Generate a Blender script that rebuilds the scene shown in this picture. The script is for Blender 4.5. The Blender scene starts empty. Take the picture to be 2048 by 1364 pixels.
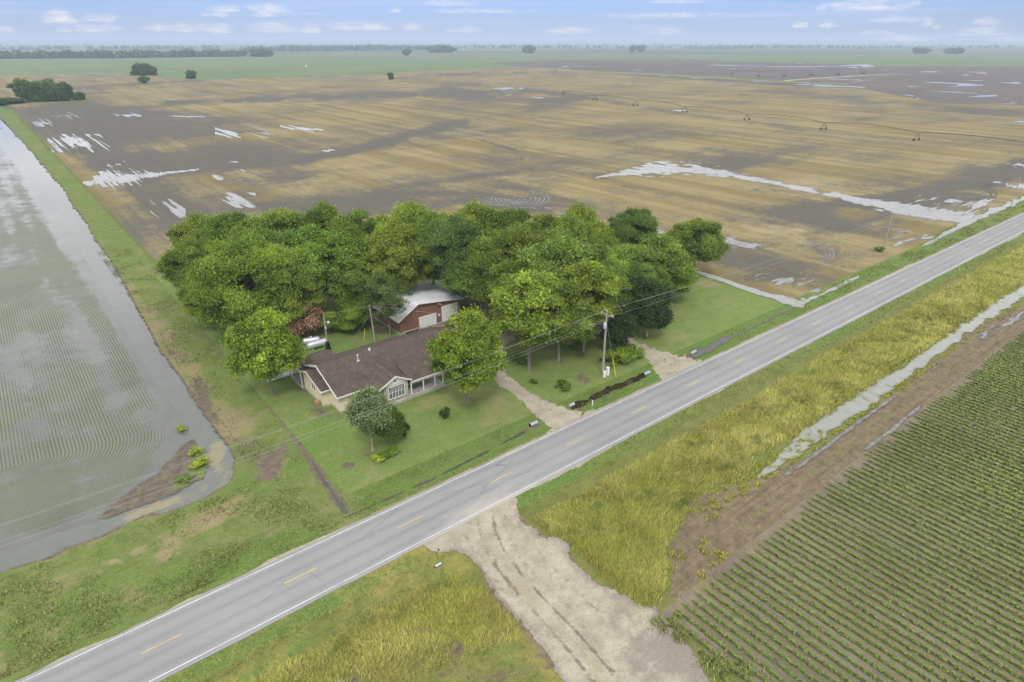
import bpy, bmesh, math, random
import numpy as np
from mathutils import Vector, Matrix
PI = math.pi
rng = np.random.default_rng(7)
random.seed(7)
S = bpy.context.scene
COL = S.collection

# ------------------------------------------------------------------ camera
# World frame: X runs along the road, Y across it (away from the camera), Z up.
# Camera hovers over the origin; f in pixels of a 2048 px wide photograph.
FPX, CX, CY, HOR, CAMH = 1272.0, 1024.0, 682.0, 84.0, 46.57
TH = math.atan((CY - HOR) / FPX)            # pitch below the horizon
AZ = math.radians(51.32)                    # road direction measured from the view azimuth
RX = np.array([math.sin(AZ), math.cos(AZ)]) # road axis in camera-aligned ground coordinates
NY = np.array([-RX[1], RX[0]])
cam_d = bpy.data.cameras.new('camera'); cam = bpy.data.objects.new('camera', cam_d); COL.objects.link(cam)
cam_d.sensor_width = 36.0; cam_d.lens = 36.0 * FPX / 2048.0
cam_d.clip_start = 0.5; cam_d.clip_end = 60000
_fw = np.array([np.dot([0, 1], RX), np.dot([0, 1], NY)])      # view azimuth in world axes
_d = Vector((_fw[0] * math.cos(TH), _fw[1] * math.cos(TH), -math.sin(TH)))
cam.location = (0, 0, CAMH)
cam.rotation_euler = _d.to_track_quat('-Z', 'Y').to_euler()
S.camera = cam

def P(px, py, z=0.0):
    """ground (or height z) point under a photograph pixel"""
    u = (np.asarray(px, float) - CX) / FPX; v = (CY - np.asarray(py, float)) / FPX
    a = u; b = math.cos(TH) + v * math.sin(TH); c = -math.sin(TH) + v * math.cos(TH)
    t = (z - CAMH) / c
    return (a * RX[0] + b * RX[1]) * t, (a * NY[0] + b * NY[1]) * t
def PJ(X, Y, Z=0.0):
    """photograph pixel of a world point"""
    a = X * RX[0] + Y * NY[0]; b = X * RX[1] + Y * NY[1]; z = Z - CAMH
    c = b * math.cos(TH) - z * math.sin(TH); up = b * math.sin(TH) + z * math.cos(TH)
    c = np.where(np.abs(c) < 1e-6, 1e-6, c)
    return CX + FPX * a / c, CY - FPX * up / c

# ------------------------------------------------------------------ world, sun, exposure
SUN_EL, SUN_AZ = math.radians(52), math.radians(236)      # azimuth measured in world X,Y (where the light comes from)
W = bpy.data.worlds.new('World'); S.world = W; W.use_nodes = True
class Nodes:
    """small wrapper that chains shader nodes"""
    def __init__(self, tree):
        self.t = tree; self.L = tree.links
    def new(self, typ, **kw):
        n = self.t.nodes.new(typ)
        for k, v in kw.items(): setattr(n, k, v)
        return n
    def put(self, sock, v):
        if v is None: return
        if isinstance(v, bpy.types.NodeSocket): self.L.new(v, sock)
        elif isinstance(v, (tuple, list)):
            v = tuple(v)
            if sock.type == 'RGBA' and len(v) == 3: v = v + (1.0,)
            sock.default_value = v
        else:
            if sock.type == 'RGBA': sock.default_value = (v, v, v, 1)
            elif sock.type == 'VECTOR': sock.default_value = (v, v, v)
            else: sock.default_value = v
    def math(self, op, a, b=None, c=None, clamp=False):
        n = self.new('ShaderNodeMath', operation=op, use_clamp=clamp)
        self.put(n.inputs[0], a); self.put(n.inputs[1], b); self.put(n.inputs[2], c)
        return n.outputs[0]
    def add(self, a, b): return self.math('ADD', a, b)
    def sub(self, a, b): return self.math('SUBTRACT', a, b)
    def mul(self, a, b): return self.math('MULTIPLY', a, b)
    def vmul(self, v, s):
        n = self.new('ShaderNodeVectorMath', operation='MULTIPLY')
        self.put(n.inputs[0], v); self.put(n.inputs[1], s if isinstance(s, tuple) else (s, s, s)); return n.outputs[0]
    def pos(self): return self.new('ShaderNodeNewGeometry').outputs['Position']
    def obj(self): return self.new('ShaderNodeTexCoord').outputs['Object']
    def attr(self, name): return self.new('ShaderNodeAttribute', attribute_name=name).outputs['Fac']
    def noise(self, vec, scale=1.0, detail=3.0, rough=0.55, stretch=None, dist=0.0):
        if stretch: vec = self.vmul(vec, stretch)
        n = self.new('ShaderNodeTexNoise'); self.put(n.inputs['Vector'], vec)
        n.inputs['Scale'].default_value = scale; n.inputs['Detail'].default_value = detail
        n.inputs['Roughness'].default_value = rough; n.inputs['Distortion'].default_value = dist
        return n.outputs['Fac']
    def voro(self, vec, scale=1.0, feature='F1', out='Distance'):
        n = self.new('ShaderNodeTexVoronoi', feature=feature); self.put(n.inputs['Vector'], vec)
        n.inputs['Scale'].default_value = scale; return n.outputs[out]
    def ss(self, v, a, b):
        """smoothstep of v from a to b"""
        n = self.new('ShaderNodeMapRange', interpolation_type='SMOOTHSTEP')
        self.put(n.inputs[0], v); n.inputs[1].default_value = a; n.inputs[2].default_value = b
        return n.outputs[0]
    def mix(self, f, a, b, mode='MIX'):
        n = self.new('ShaderNodeMix', data_type='RGBA', blend_type=mode, clamp_factor=True)
        self.put(n.inputs[0], f); self.put(n.inputs[6], a); self.put(n.inputs[7], b); return n.outputs[2]
    def sep(self, v):
        n = self.new('ShaderNodeSeparateXYZ'); self.put(n.inputs[0], v); return n.outputs
    def comb(self, x, y, z):
        n = self.new('ShaderNodeCombineXYZ'); self.put(n.inputs[0], x); self.put(n.inputs[1], y); self.put(n.inputs[2], z); return n.outputs[0]
    def bump(self, h, strength=0.3, dist=0.1):
        n = self.new('ShaderNodeBump'); n.inputs['Strength'].default_value = strength; n.inputs['Distance'].default_value = dist
        self.put(n.inputs['Height'], h); return n.outputs[0]
    def gray(self, f, lo, hi):
        """map 0..1 to a multiplier lo..hi"""
        return self.add(self.mul(f, hi - lo), lo)
    def scale_col(self, col, f):
        return self.mix(1.0, col, f, 'MULTIPLY')

def build_world():
    w = Nodes(W.node_tree); W.node_tree.nodes.clear()
    out = w.new('ShaderNodeOutputWorld'); bg = w.new('ShaderNodeBackground'); w.L.new(bg.outputs[0], out.inputs[0])
    sky = w.new('ShaderNodeTexSky', sky_type='NISHITA', sun_disc=False)
    sky.sun_elevation = SUN_EL; sky.sun_rotation = PI / 2 - SUN_AZ
    sky.altitude = 60; sky.air_density = 1.0; sky.dust_density = 0.6; sky.ozone_density = 2.2
    dirv = w.new('ShaderNodeTexCoord').outputs['Generated']
    x, y, z = w.sep(dirv)
    zz = w.math('MAXIMUM', z, 0.004)
    w.L.new(w.comb(x, y, w.math('MAXIMUM', z, 0.012)), sky.inputs[0])
    az = w.math('ARCTAN2', y, x)                       # radians
    el = w.math('ARCSINE', w.math('MINIMUM', zz, 1.0))
    # base: clear sky low down, pale and milky at the very horizon
    col = w.mix(1.0, sky.outputs[0], SKY_TINT, 'MULTIPLY')
    milky = w.math('EXPONENT', w.mul(el, -1.0 / 0.024))
    col = w.mix(w.mul(milky, 0.8), col, (5.2, 6.2, 7.9))
    # thin streaks of cirrus low in the sky
    st = w.noise(w.comb(w.mul(az, 3.0), w.mul(el, 95.0), 0.0), 1.0, 4, 0.6, dist=0.4)
    col = w.mix(w.mul(w.ss(st, 0.46, 0.74), 0.8), col, (4.7, 5.5, 7.8))
    # individual small clouds
    n1 = w.noise(w.comb(w.mul(az, 40.0), w.mul(el, 150.0), 0.0), 1.0, 6, 0.62)
    nz = w.mul(w.sub(n1, 0.5), 4.6)
    tot = None
    for (px, py, hw, hh, amt) in CLOUDS:
        u = (px - CX) / FPX; v = (CY - py) / FPX
        a = u; b = math.cos(TH) + v * math.sin(TH); c = -math.sin(TH) + v * math.cos(TH)
        wx, wy = a * RX[0] + b * RX[1], a * NY[0] + b * NY[1]
        a0 = math.atan2(wy, wx); e0 = math.atan2(c, math.hypot(wx, wy))
        da = w.mul(w.sub(az, a0), FPX * 1.15 / hw)
        de = w.sub(el, e0 - 0.35 * hh / FPX)
        top = w.mul(w.math('MAXIMUM', de, 0.0), FPX / (hh * 1.35)); bot = w.mul(w.math('MINIMUM', de, 0.0), FPX / (hh * 0.55))
        d = w.add(w.math('POWER', w.math('ABSOLUTE', da), 2.0), w.add(w.mul(top, top), w.mul(bot, bot)))
        m = w.mul(w.math('SUBTRACT', 1.0, w.ss(w.add(d, nz), -0.7, 1.7)), amt * .85)
        tot = m if tot is None else w.math('MAXIMUM', tot, m)
    shade = w.noise(w.comb(w.mul(az, 60.0), w.mul(el, 240.0), 3.0), 1.0, 4, 0.6)
    ccol = w.mix(w.ss(shade, 0.3, 0.65), (5.9, 6.3, 7.6), (7.7, 7.6, 7.8))
    col = w.mix(tot, col, ccol)
    # the overcast deck that covers the sky higher up (it is what the puddles mirror)
    px_ = w.math('DIVIDE', x, w.add(zz, 0.12)); py_ = w.math('DIVIDE', y, w.add(zz, 0.12))
    nd = w.noise(w.comb(px_, py_, 0.0), 1.3, 6, 0.6)
    deck = w.ss(w.add(el, w.mul(w.sub(nd, 0.5), 0.06)), 0.066, 0.118)
    dcol = w.mix(w.ss(nd, 0.3, 0.7), DECK_LO, DECK_HI)
    col = w.mix(w.mul(deck, 0.93), col, dcol)
    w.L.new(col, bg.inputs[0]); bg.inputs[1].default_value = 0.1
SKY_TINT = (0.55, 0.68, 1.20)
DECK_LO, DECK_HI = (9.4, 9.6, 9.9), (13.0, 13.0, 12.9)
CLOUDS = [(120, 36, 26, 10, 1), (195, 36, 34, 7, .6), (128, 58, 13, 5, .8), (190, 57, 40, 6, .7), (8, 60, 14, 5, .7), (375, 56, 70, 7, .7), (438, 57, 28, 8, .75), (447, 18, 32, 5, .9), (435, 28, 22, 5, .9),
          (535, 18, 36, 8, 1), (528, 28, 24, 5, .8), (545, 55, 50, 9, .7), (620, 58, 20, 7, .9), (720, 54, 66, 7, .75), (825, 56, 26, 6, .8), (930, 60, 36, 5, .7),
          (792, 22, 14, 4, .8), (900, 5, 60, 6, .7), (960, 22, 110, 4, .5), (1140, 61, 42, 6, .75), (1330, 63, 40, 6, .5), (1350, 2, 48, 4, .8), (1330, 30, 130, 4, .6), (1600, 50, 16, 5, 1), (1658, 51, 18, 4, 1),
          (1740, 9, 66, 9, 1), (1643, 14, 10, 5, .9), (1800, 38, 40, 6, .7), (1855, 46, 10, 7, .8), (1872, 53, 10, 4, .8), (1975, 43, 20, 5, .7), (1960, 63, 34, 6, .8), (1800, 78, 50, 5, .7), (1750, 65, 34, 4, .5), (2010, 82, 60, 5, .6)]
build_world()
sun_d = bpy.data.lights.new('sun', 'SUN'); sun = bpy.data.objects.new('sun', sun_d); COL.objects.link(sun)
sun_d.energy = 1.5; sun_d.angle = math.radians(12); sun_d.color = (1.0, 0.96, 0.9)
_s = Vector((math.cos(SUN_EL) * math.cos(SUN_AZ), math.cos(SUN_EL) * math.sin(SUN_AZ), math.sin(SUN_EL)))
sun.rotation_euler = (-_s).to_track_quat('-Z', 'Y').to_euler(); sun.location = (0, 0, 200)
S.view_settings.view_transform = 'Standard'; S.view_settings.look = 'None'; S.view_settings.gamma = 1.0
S.view_settings.exposure = 0.27
S.cycles.max_bounces = 8; S.cycles.diffuse_bounces = 4; S.cycles.glossy_bounces = 2; S.cycles.transmission_bounces = 4
S.cycles.transparent_max_bounces = 6; S.cycles.volume_bounces = 0

# ------------------------------------------------------------------ helpers
def tag(o, label=None, cat=None, group=None, kind=None):
    if label: o['label'] = label
    if cat: o['category'] = cat
    if group: o['group'] = group
    if kind: o['kind'] = kind
    return o
def link_mesh(name, me, mat, parent=None, loc=None):
    o = bpy.data.objects.new(name, me); COL.objects.link(o)
    if mat is not None:
        me.materials.clear(); me.materials.append(mat)
    if parent is not None: o.parent = parent
    if loc is not None: o.location = loc
    return o
def np_mesh(name, V, F, smooth=False, attrs=None, fattrs=None):
    """mesh from numpy arrays, faces all with the same corner count"""
    V = np.ascontiguousarray(V, dtype=np.float32); F = np.ascontiguousarray(F, dtype=np.int32)
    me = bpy.data.meshes.new(name); k = F.shape[1]
    me.vertices.add(len(V)); me.vertices.foreach_set('co', V.ravel())
    me.loops.add(F.size); me.loops.foreach_set('vertex_index', F.ravel())
    me.polygons.add(len(F)); me.polygons.foreach_set('loop_start', np.arange(0, F.size, k, dtype=np.int32))
    me.polygons.foreach_set('loop_total', np.full(len(F), k, dtype=np.int32))
    me.polygons.foreach_set('use_smooth', np.full(len(F), smooth, dtype=bool))
    for dom, dct in (('POINT', attrs), ('FACE', fattrs)):
        for nm, a in (dct or {}).items():
            at = me.attributes.new(nm, 'FLOAT', dom); at.data.foreach_set('value', np.ascontiguousarray(a, dtype=np.float32).ravel())
    me.update(calc_edges=True); me.validate()
    return me
def thing(name, label, cat, loc=(0, 0, 0), rot=0.0, group=None):
    o = bpy.data.objects.new(name, None); COL.objects.link(o); o.empty_display_size = 0.3
    o.location = loc; o.rotation_euler = (0, 0, rot)
    return tag(o, label, cat, group)
def structure(name, me, mat, loc=None): return tag(link_mesh(name, me, mat, None, loc), kind='structure')
def copy_tree(o, parent=None):
    c = o.copy(); COL.objects.link(c)
    if parent is not None: c.parent = parent
    for ch in list(o.children): copy_tree(ch, c)
    return c
# value noise on world coordinates
def _h(ix, iy, s):
    n = (ix.astype(np.int64) * 374761393 + iy.astype(np.int64) * 668265263 + s * 974634757) & 0x7fffffff
    n = ((n ^ (n >> 13)) * 1274126177) & 0x7fffffff
    return ((n ^ (n >> 16)) & 0xffff) / 65535.0
def vn(x, y, s=0):
    x = np.asarray(x, float); y = np.asarray(y, float)
    ix = np.floor(x); iy = np.floor(y); fx = x - ix; fy = y - iy
    fx = fx * fx * (3 - 2 * fx); fy = fy * fy * (3 - 2 * fy)
    a = _h(ix, iy, s); b = _h(ix + 1, iy, s); c = _h(ix, iy + 1, s); d = _h(ix + 1, iy + 1, s)
    return (a + (b - a) * fx) * (1 - fy) + (c + (d - c) * fx) * fy
def fbm(x, y, s=0, o=4):
    t = 0; a = 0.5; n = 0
    for i in range(o):
        t = t + a * vn(x, y, s + i * 17); n += a; a *= 0.5; x = np.asarray(x) * 2.03 + 11.3; y = np.asarray(y) * 2.03 + 5.7
    return t / n
def sst(v, a, b):
    t = np.clip((v - a) / (b - a), 0, 1); return t * t * (3 - 2 * t)
def seg_dist(px, py, pts):
    """distance to a polyline and the fraction along it"""
    best = np.full(np.shape(px), 1e18); frac = np.zeros(np.shape(px))
    L = [math.dist(pts[i], pts[i + 1]) for i in range(len(pts) - 1)]; T = sum(L); acc = 0
    for i in range(len(pts) - 1):
        (ax, ay), (bx, by) = pts[i], pts[i + 1]; dx, dy = bx - ax, by - ay; q = max(dx * dx + dy * dy, 1e-9)
        t = np.clip(((px - ax) * dx + (py - ay) * dy) / q, 0, 1)
        d = np.hypot(px - ax - t * dx, py - ay - t * dy); m = d < best
        best = np.where(m, d, best); frac = np.where(m, (acc + t * L[i]) / T, frac); acc += L[i]
    return best, frac
def in_poly(px, py, pts):
    r = np.zeros(np.shape(px), bool); n = len(pts)
    for i in range(n):
        (x1, y1), (x2, y2) = pts[i], pts[(i + 1) % n]
        c = (y1 > py) != (y2 > py)
        with np.errstate(divide='ignore', invalid='ignore'):
            xi = (x2 - x1) * (py - y1) / (y2 - y1) + x1
        r ^= c & (px < xi)
    return r
def poly_sd(px, py, pts):
    """signed distance, positive inside"""
    d, _ = seg_dist(px, py, list(pts) + [pts[0]]); return np.where(in_poly(px, py, pts), d, -d)
def grid_faces(nx, ny):
    i = np.arange(nx * ny).reshape(ny, nx)
    return np.stack([i[:-1, :-1], i[:-1, 1:], i[1:, 1:], i[1:, :-1]], -1).reshape(-1, 4)
def masked_grid(X, Y, Z, keep, attrs=None, name='sheet', smooth=True):
    """quad sheet from 2-D arrays, keeping only faces whose four corners are kept"""
    ny, nx = X.shape; F = grid_faces(nx, ny); k = keep.ravel()
    F = F[k[F].all(1)]
    used = np.zeros(nx * ny, bool); used[F.ravel()] = True
    idx = np.cumsum(used) - 1
    V = np.stack([X.ravel(), Y.ravel(), np.broadcast_to(Z, X.shape).ravel()], -1)[used]
    F = idx[F]
    # faces must look up
    if len(F):
        a, b, c = V[F[0, 0]], V[F[0, 1]], V[F[0, 2]]
        if np.cross((b - a)[:2], (c - a)[:2]) < 0: F = F[:, ::-1]
    at = {k2: np.broadcast_to(v, X.shape).ravel()[used] for k2, v in (attrs or {}).items()}
    return np_mesh(name, V, F, smooth, at)
def axis(*spans):
    """uneven axis: (start, stop, step) pieces"""
    r = []
    for a, b, s in spans: r.append(np.arange(a, b - s * 0.3, s))
    r.append([spans[-1][1]]); return np.concatenate(r)
def geo(a, b, s, g):
    r = [a]
    while r[-1] < b: r.append(r[-1] + s); s *= g
    return np.array(r[:-1] + [b]) if len(r) > 2 and (b - r[-2]) > 0 else np.array(r)

def new_mat(name):
    m = bpy.data.materials.new(name); m.use_nodes = True; m.node_tree.nodes.clear()
    w = Nodes(m.node_tree); out = w.new('ShaderNodeOutputMaterial')
    b = w.new('ShaderNodeBsdfPrincipled'); w.L.new(b.outputs[0], out.inputs[0])
    b.inputs['Roughness'].default_value = 0.85
    b.inputs['Specular IOR Level'].default_value = 0.25
    return m, w, b, out
def simple_mat(name, col, rough=0.7, metal=0.0, var=0.12, scale=3.0, spec=0.3, stretch=None):
    m, w, b, o = new_mat(name)
    n = w.noise(w.obj(), scale, 4, 0.6, stretch)
    c = w.scale_col(col, w.gray(n, 1 - var * 2, 1 + var * 2))
    w.L.new(c, b.inputs['Base Color']); b.inputs['Roughness'].default_value = rough
    b.inputs['Metallic'].default_value = metal; b.inputs['Specular IOR Level'].default_value = spec
    return m

# ------------------------------------------------------------------ ground materials
def m_turf(name, green=((0.130, 0.190, 0.050), (0.205, 0.250, 0.078)), lush=(0.10, 0.165, 0.036), dryc=((0.31, 0.275, 0.135), (0.225, 0.205, 0.095)),
           barec=((0.20, 0.158, 0.118), (0.115, 0.09, 0.07)), grain=1.0, base_dry=0.30, streak=False):
    m, w, b, o = new_mat(name); p = w.pos()
    nf = w.noise(p, 2.6, 5, 0.7); nm = w.noise(p, 0.42, 8, 0.74, dist=0.2); nb = w.noise(p, 0.07, 4, 0.6); nx = w.noise(p, 7.0, 3, 0.7)
    n2 = w.noise(p, 0.7, 8, 0.78)
    g = w.mix(w.ss(nm, 0.3, 0.7), green[0], green[1])
    lm = w.ss(w.add(w.attr('lush'), w.mul(w.sub(nm, 0.5), 2.0)), 0.10, 0.95)
    g = w.mix(lm, g, w.mix(nf, lush, (lush[0] * 1.5, lush[1] * 1.35, lush[2] * 1.6)))
    dm = w.ss(w.add(w.attr('dry'), w.add(w.mul(w.sub(n2, 0.5), 2.2), w.mul(w.sub(nb, 0.5), 1.2))), 0.30, 1.0)
    dm = w.math('MAXIMUM', dm, w.mul(w.ss(w.add(w.mul(n2, 0.5), w.mul(nb, 0.5)), 0.52, 0.68), base_dry))
    c = w.mix(dm, g, w.mix(w.ss(nf, 0.3, 0.7), dryc[0], dryc[1]))
    bm = w.ss(w.add(w.attr('bare'), w.add(w.mul(w.sub(n2, 0.5), 2.1), w.mul(w.sub(nf, 0.5), 1.5))), 0.38, 0.86)
    c = w.mix(bm, c, w.mix(w.ss(n2, 0.3, 0.7), barec[0], barec[1]))
    if streak: c = w.mix(w.mul(bm, 0.75), c, w.scale_col(c, w.gray(w.noise(p, 1.0, 5, 0.65, (0.06, 2.2, 1)), 0.35, 1.75)))
    k = 0.62 * grain
    c = w.scale_col(c, w.gray(w.add(w.mul(nf, 0.6), w.mul(nx, 0.4)), 1 - k * 1.25, 1 + k * 1.25))
    w.L.new(c, b.inputs['Base Color']); b.inputs['Roughness'].default_value = 0.95; b.inputs['Specular IOR Level'].default_value = 0.1
    w.L.new(w.bump(nf, 0.6, 0.12), b.inputs['Normal'])
    return m
def m_water(name, deep=(0.17, 0.165, 0.15), tint2=None, attr2=None, rough=0.06, ripple=0.02, muddy=None):
    m, w, b, o = new_mat(name); p = w.pos()
    n = w.noise(p, 0.35, 4, 0.6, dist=0.8)
    c = w.scale_col(deep, w.gray(n, 0.82, 1.18))
    if tint2 is not None:
        f = w.ss(w.add(w.attr(attr2), w.mul(w.sub(w.noise(p, 0.55, 6, 0.68, dist=2.2), 0.5), 2.2)), 0.25, 1.15)
        c = w.mix(f, c, tint2)
    sp = 0.5
    if muddy is not None:
        st = w.add(w.mul(w.noise(p, 1.0, 4, 0.65, (1.4, 0.12, 1)), 0.6), w.mul(w.noise(p, 0.7, 5, 0.7), 0.4)); mm = w.math('MAXIMUM', w.ss(st, 0.50, 0.64), w.sub(1.0, w.ss(w.add(w.attr('depth'), w.mul(w.sub(w.noise(p, 0.9, 6, 0.75), 0.5), 0.9)), -0.05, 0.34)))
        c = w.mix(w.mul(mm, 0.9), c, muddy); sp = w.sub(0.5, w.mul(mm, 0.36)); w.L.new(w.add(rough, w.mul(mm, 0.4)), b.inputs['Roughness'])
    else: b.inputs['Roughness'].default_value = rough
    w.L.new(c, b.inputs['Base Color'])
    b.inputs['IOR'].default_value = 1.33; w.put(b.inputs['Specular IOR Level'], sp)
    w.L.new(w.bump(w.noise(p, 1.6, 4, 0.6, dist=0.5), ripple * 10, 0.03), b.inputs['Normal'])
    return m
def m_stubble():
    m, w, b, o = new_mat('stubble'); p = w.pos()
    row = w.noise(p, 1.0, 4, 0.65, (0.85, 0.018, 1.0)); mid = w.noise(p, 0.16, 9, 0.80, dist=0.2); fine = w.noise(p, 1.5, 4, 0.7)
    swath = w.noise(p, 1.0, 2, 0.5, (0.11, 0.006, 1.0)); cross = w.noise(p, 1.0, 8, 0.75, (0.025, 0.22, 1.0)); big = w.noise(p, 0.02, 4, 0.6)
    straw = w.mix(w.ss(w.add(w.mul(swath, 0.75), w.mul(mid, 0.25)), 0.38, 0.60), (0.198, 0.155, 0.064), (0.285, 0.232, 0.115))
    straw = w.mix(w.ss(w.add(w.attr('pale'), w.mul(w.sub(mid, 0.5), 0.9)), 0.35, 0.85), straw, (0.335, 0.275, 0.16))
    straw = w.mix(w.mul(w.ss(big, 0.5, 0.66), 0.45), straw, (0.205, 0.152, 0.068))
    soil = w.mix(mid, (0.088, 0.080, 0.066), (0.138, 0.127, 0.106))
    soil = w.mix(w.mul(w.ss(fine, 0.55, 0.75), 0.5), soil, (0.180, 0.152, 0.098))
    coarse = w.noise(p, 0.045, 9, 0.78, dist=0.2)
    s = w.add(w.add(0.03, w.mul(w.attr('soil'), 1.25)), w.add(w.mul(w.sub(row, 0.5), 1.3), w.add(w.mul(w.sub(mid, 0.5), 1.3), w.add(w.mul(w.sub(fine, 0.5), 1.0), w.add(w.mul(w.sub(cross, 0.5), 0.9), w.add(w.mul(w.sub(coarse, 0.5), 1.9), w.add(w.mul(w.sub(w.noise(p, 0.35, 9, 0.8), 0.5), 1.7), w.mul(w.sub(w.noise(p, 1.0, 3, 0.6, (0.28, 0.004, 1)), 0.5), 1.1))))))))
    c = w.mix(w.ss(w.add(s, w.mul(w.sub(w.noise(p, 0.75, 6, 0.8), 0.5), 1.8)), -0.05, 0.95), straw, soil)
    c = w.mix(w.mul(w.ss(w.add(w.attr('green'), w.mul(w.sub(fine, 0.5), 0.8)), 0.4, 0.7), 0.9), c, (0.10, 0.14, 0.035))
    c = w.scale_col(c, w.gray(w.add(w.mul(row, 0.5), w.mul(fine, 0.5)), 0.45, 1.55))
    w.L.new(c, b.inputs['Base Color']); b.inputs['Roughness'].default_value = 0.95; b.inputs['Specular IOR Level'].default_value = 0.1
    return m
def m_farfield(name, c1, c2, c3, sx=0.004, sy=0.012):
    m, w, b, o = new_mat(name); p = w.pos()
    n = w.noise(p, 1.0, 4, 0.6, (sx, sy, 1)); n2 = w.noise(p, 0.05, 4, 0.65); n3 = w.noise(p, 1.0, 2, 0.5, (0.04, 0.003, 1))
    c = w.mix(w.ss(n, 0.35, 0.65), c1, c2); c = w.mix(w.mul(w.ss(n2, 0.45, 0.75), 0.6), c, c3)
    c = w.scale_col(c, w.gray(n3, 0.8, 1.2))
    w.L.new(c, b.inputs['Base Color']); b.inputs['Roughness'].default_value = 0.95; b.inputs['Specular IOR Level'].default_value = 0.05
    return m
def m_plains():
    """the farmland that runs to the horizon: big plots of differing crops"""
    m, w, b, o = new_mat('plains'); p = w.pos()
    v = w.new('ShaderNodeTexVoronoi', feature='F1', distance='CHEBYCHEV'); w.put(v.inputs['Vector'], w.vmul(p, (0.00085, 0.0011, 0.0)))
    v.inputs['Scale'].default_value = 1.0
    r, g, bl = [w.sep(v.outputs['Color'])[i] for i in range(3)]
    c = w.mix(w.ss(r, 0.3, 0.6), (0.085, 0.15, 0.055), (0.13, 0.18, 0.075))
    c = w.mix(w.ss(g, 0.58, 0.62), c, (0.20, 0.165, 0.10)); c = w.mix(w.ss(bl, 0.72, 0.76), c, (0.12, 0.105, 0.09))
    c = w.scale_col(c, w.gray(w.noise(p, 0.01, 4, 0.6), 0.75, 1.25))
    w.L.new(c, b.inputs['Base Color']); b.inputs['Roughness'].default_value = 1.0; b.inputs['Specular IOR Level'].default_value = 0.0
    return m
def m_gravel(name='gravel', c1=(0.405, 0.37, 0.285), c2=(0.27, 0.24, 0.18)):
    m, w, b, o = new_mat(name); p = w.pos()
    n = w.noise(p, 0.4, 8, 0.76); st = w.voro(p, 5.5); fine = w.noise(p, 9.0, 3, 0.7)
    c = w.mix(w.ss(n, 0.3, 0.7), c1, c2)
    c = w.mix(w.ss(w.add(w.attr('rut'), w.mul(w.sub(w.noise(p, 1.3, 6, 0.75), 0.5), 2.4)), 0.35, 1.15), c, (0.175, 0.142, 0.105))
    c = w.mix(w.ss(w.add(w.attr('mud'), w.mul(w.sub(n, 0.5), 2.2)), 0.2, 1.0), c, w.mix(fine, (0.20, 0.17, 0.145), (0.28, 0.245, 0.205)))
    c = w.mix(w.mul(w.ss(w.add(w.attr('sand'), w.mul(w.sub(n, 0.5), 2.6)), 0.3, 1.2), 0.6), c, (0.36, 0.30, 0.19))
    c = w.scale_col(c, w.gray(w.add(w.mul(st, 0.7), w.mul(fine, 0.5)), 0.80, 1.18))
    w.L.new(c, b.inputs['Base Color']); b.inputs['Roughness'].default_value = 0.95
    w.L.new(w.bump(st, 0.5, 0.05), b.inputs['Normal'])
    return m
def m_asphalt():
    m, w, b, o = new_mat('asphalt'); p = w.pos(); x, y, z = w.sep(p)
    n = w.noise(p, 1.0, 4, 0.6, (0.05, 0.9, 1)); fine = w.noise(p, 6.0, 4, 0.75); big = w.noise(p, 0.12, 3, 0.5); n2 = w.noise(p, 1.0, 5, 0.65, (0.5, 1.2, 1))
    c = w.mix(n, (0.235, 0.234, 0.235), (0.295, 0.293, 0.290))
    lane = w.math('ABSOLUTE', w.sub(w.math('ABSOLUTE', w.sub(y, 48.4)), 1.7))
    c = w.scale_col(c, w.gray(w.ss(w.math('ABSOLUTE', w.sub(lane, 0.8)), 0.5, 0.05), 1.04, 0.91))
    c = w.scale_col(c, w.gray(big, 0.84, 1.16)); c = w.scale_col(c, w.gray(fine, 0.82, 1.18))
    cr = w.voro(w.vmul(p, (0.10, 0.35, 1)), 1.0, 'DISTANCE_TO_EDGE')
    cm = w.mul(w.ss(cr, 0.012, 0.003), w.ss(w.noise(p, 0.09, 2, 0.5), 0.52, 0.62))
    c = w.mix(w.mul(cm, 0.55), c, (0.10, 0.10, 0.10))
    c = w.mix(w.mul(w.ss(w.add(w.attr('dust'), w.mul(w.sub(n2, 0.5), 0.7)), 0.35, 0.85), 0.75), c, (0.42, 0.39, 0.34))
    spk = w.mul(w.ss(w.noise(p, 3.4, 2, 0.5), 0.78, 0.84), 0.5); c = w.mix(spk, c, (0.08, 0.075, 0.07))
    w.L.new(c, b.inputs['Base Color']); b.inputs['Roughness'].default_value = 0.9; b.inputs['Specular IOR Level'].default_value = 0.2
    return m
def m_paint(name, col, road=(0.25, 0.248, 0.246)):
    m, w, b, o = new_mat(name); p = w.pos()
    n = w.noise(p, 1.0, 5, 0.7, (0.5, 3.0, 1)); fine = w.noise(p, 14.0, 3, 0.7)
    c = w.mix(w.ss(w.add(w.mul(n, 0.6), w.mul(fine, 0.4)), 0.44, 0.70), col, road)
    w.L.new(c, b.inputs['Base Color']); b.inputs['Roughness'].default_value = 0.7
    return m
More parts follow.
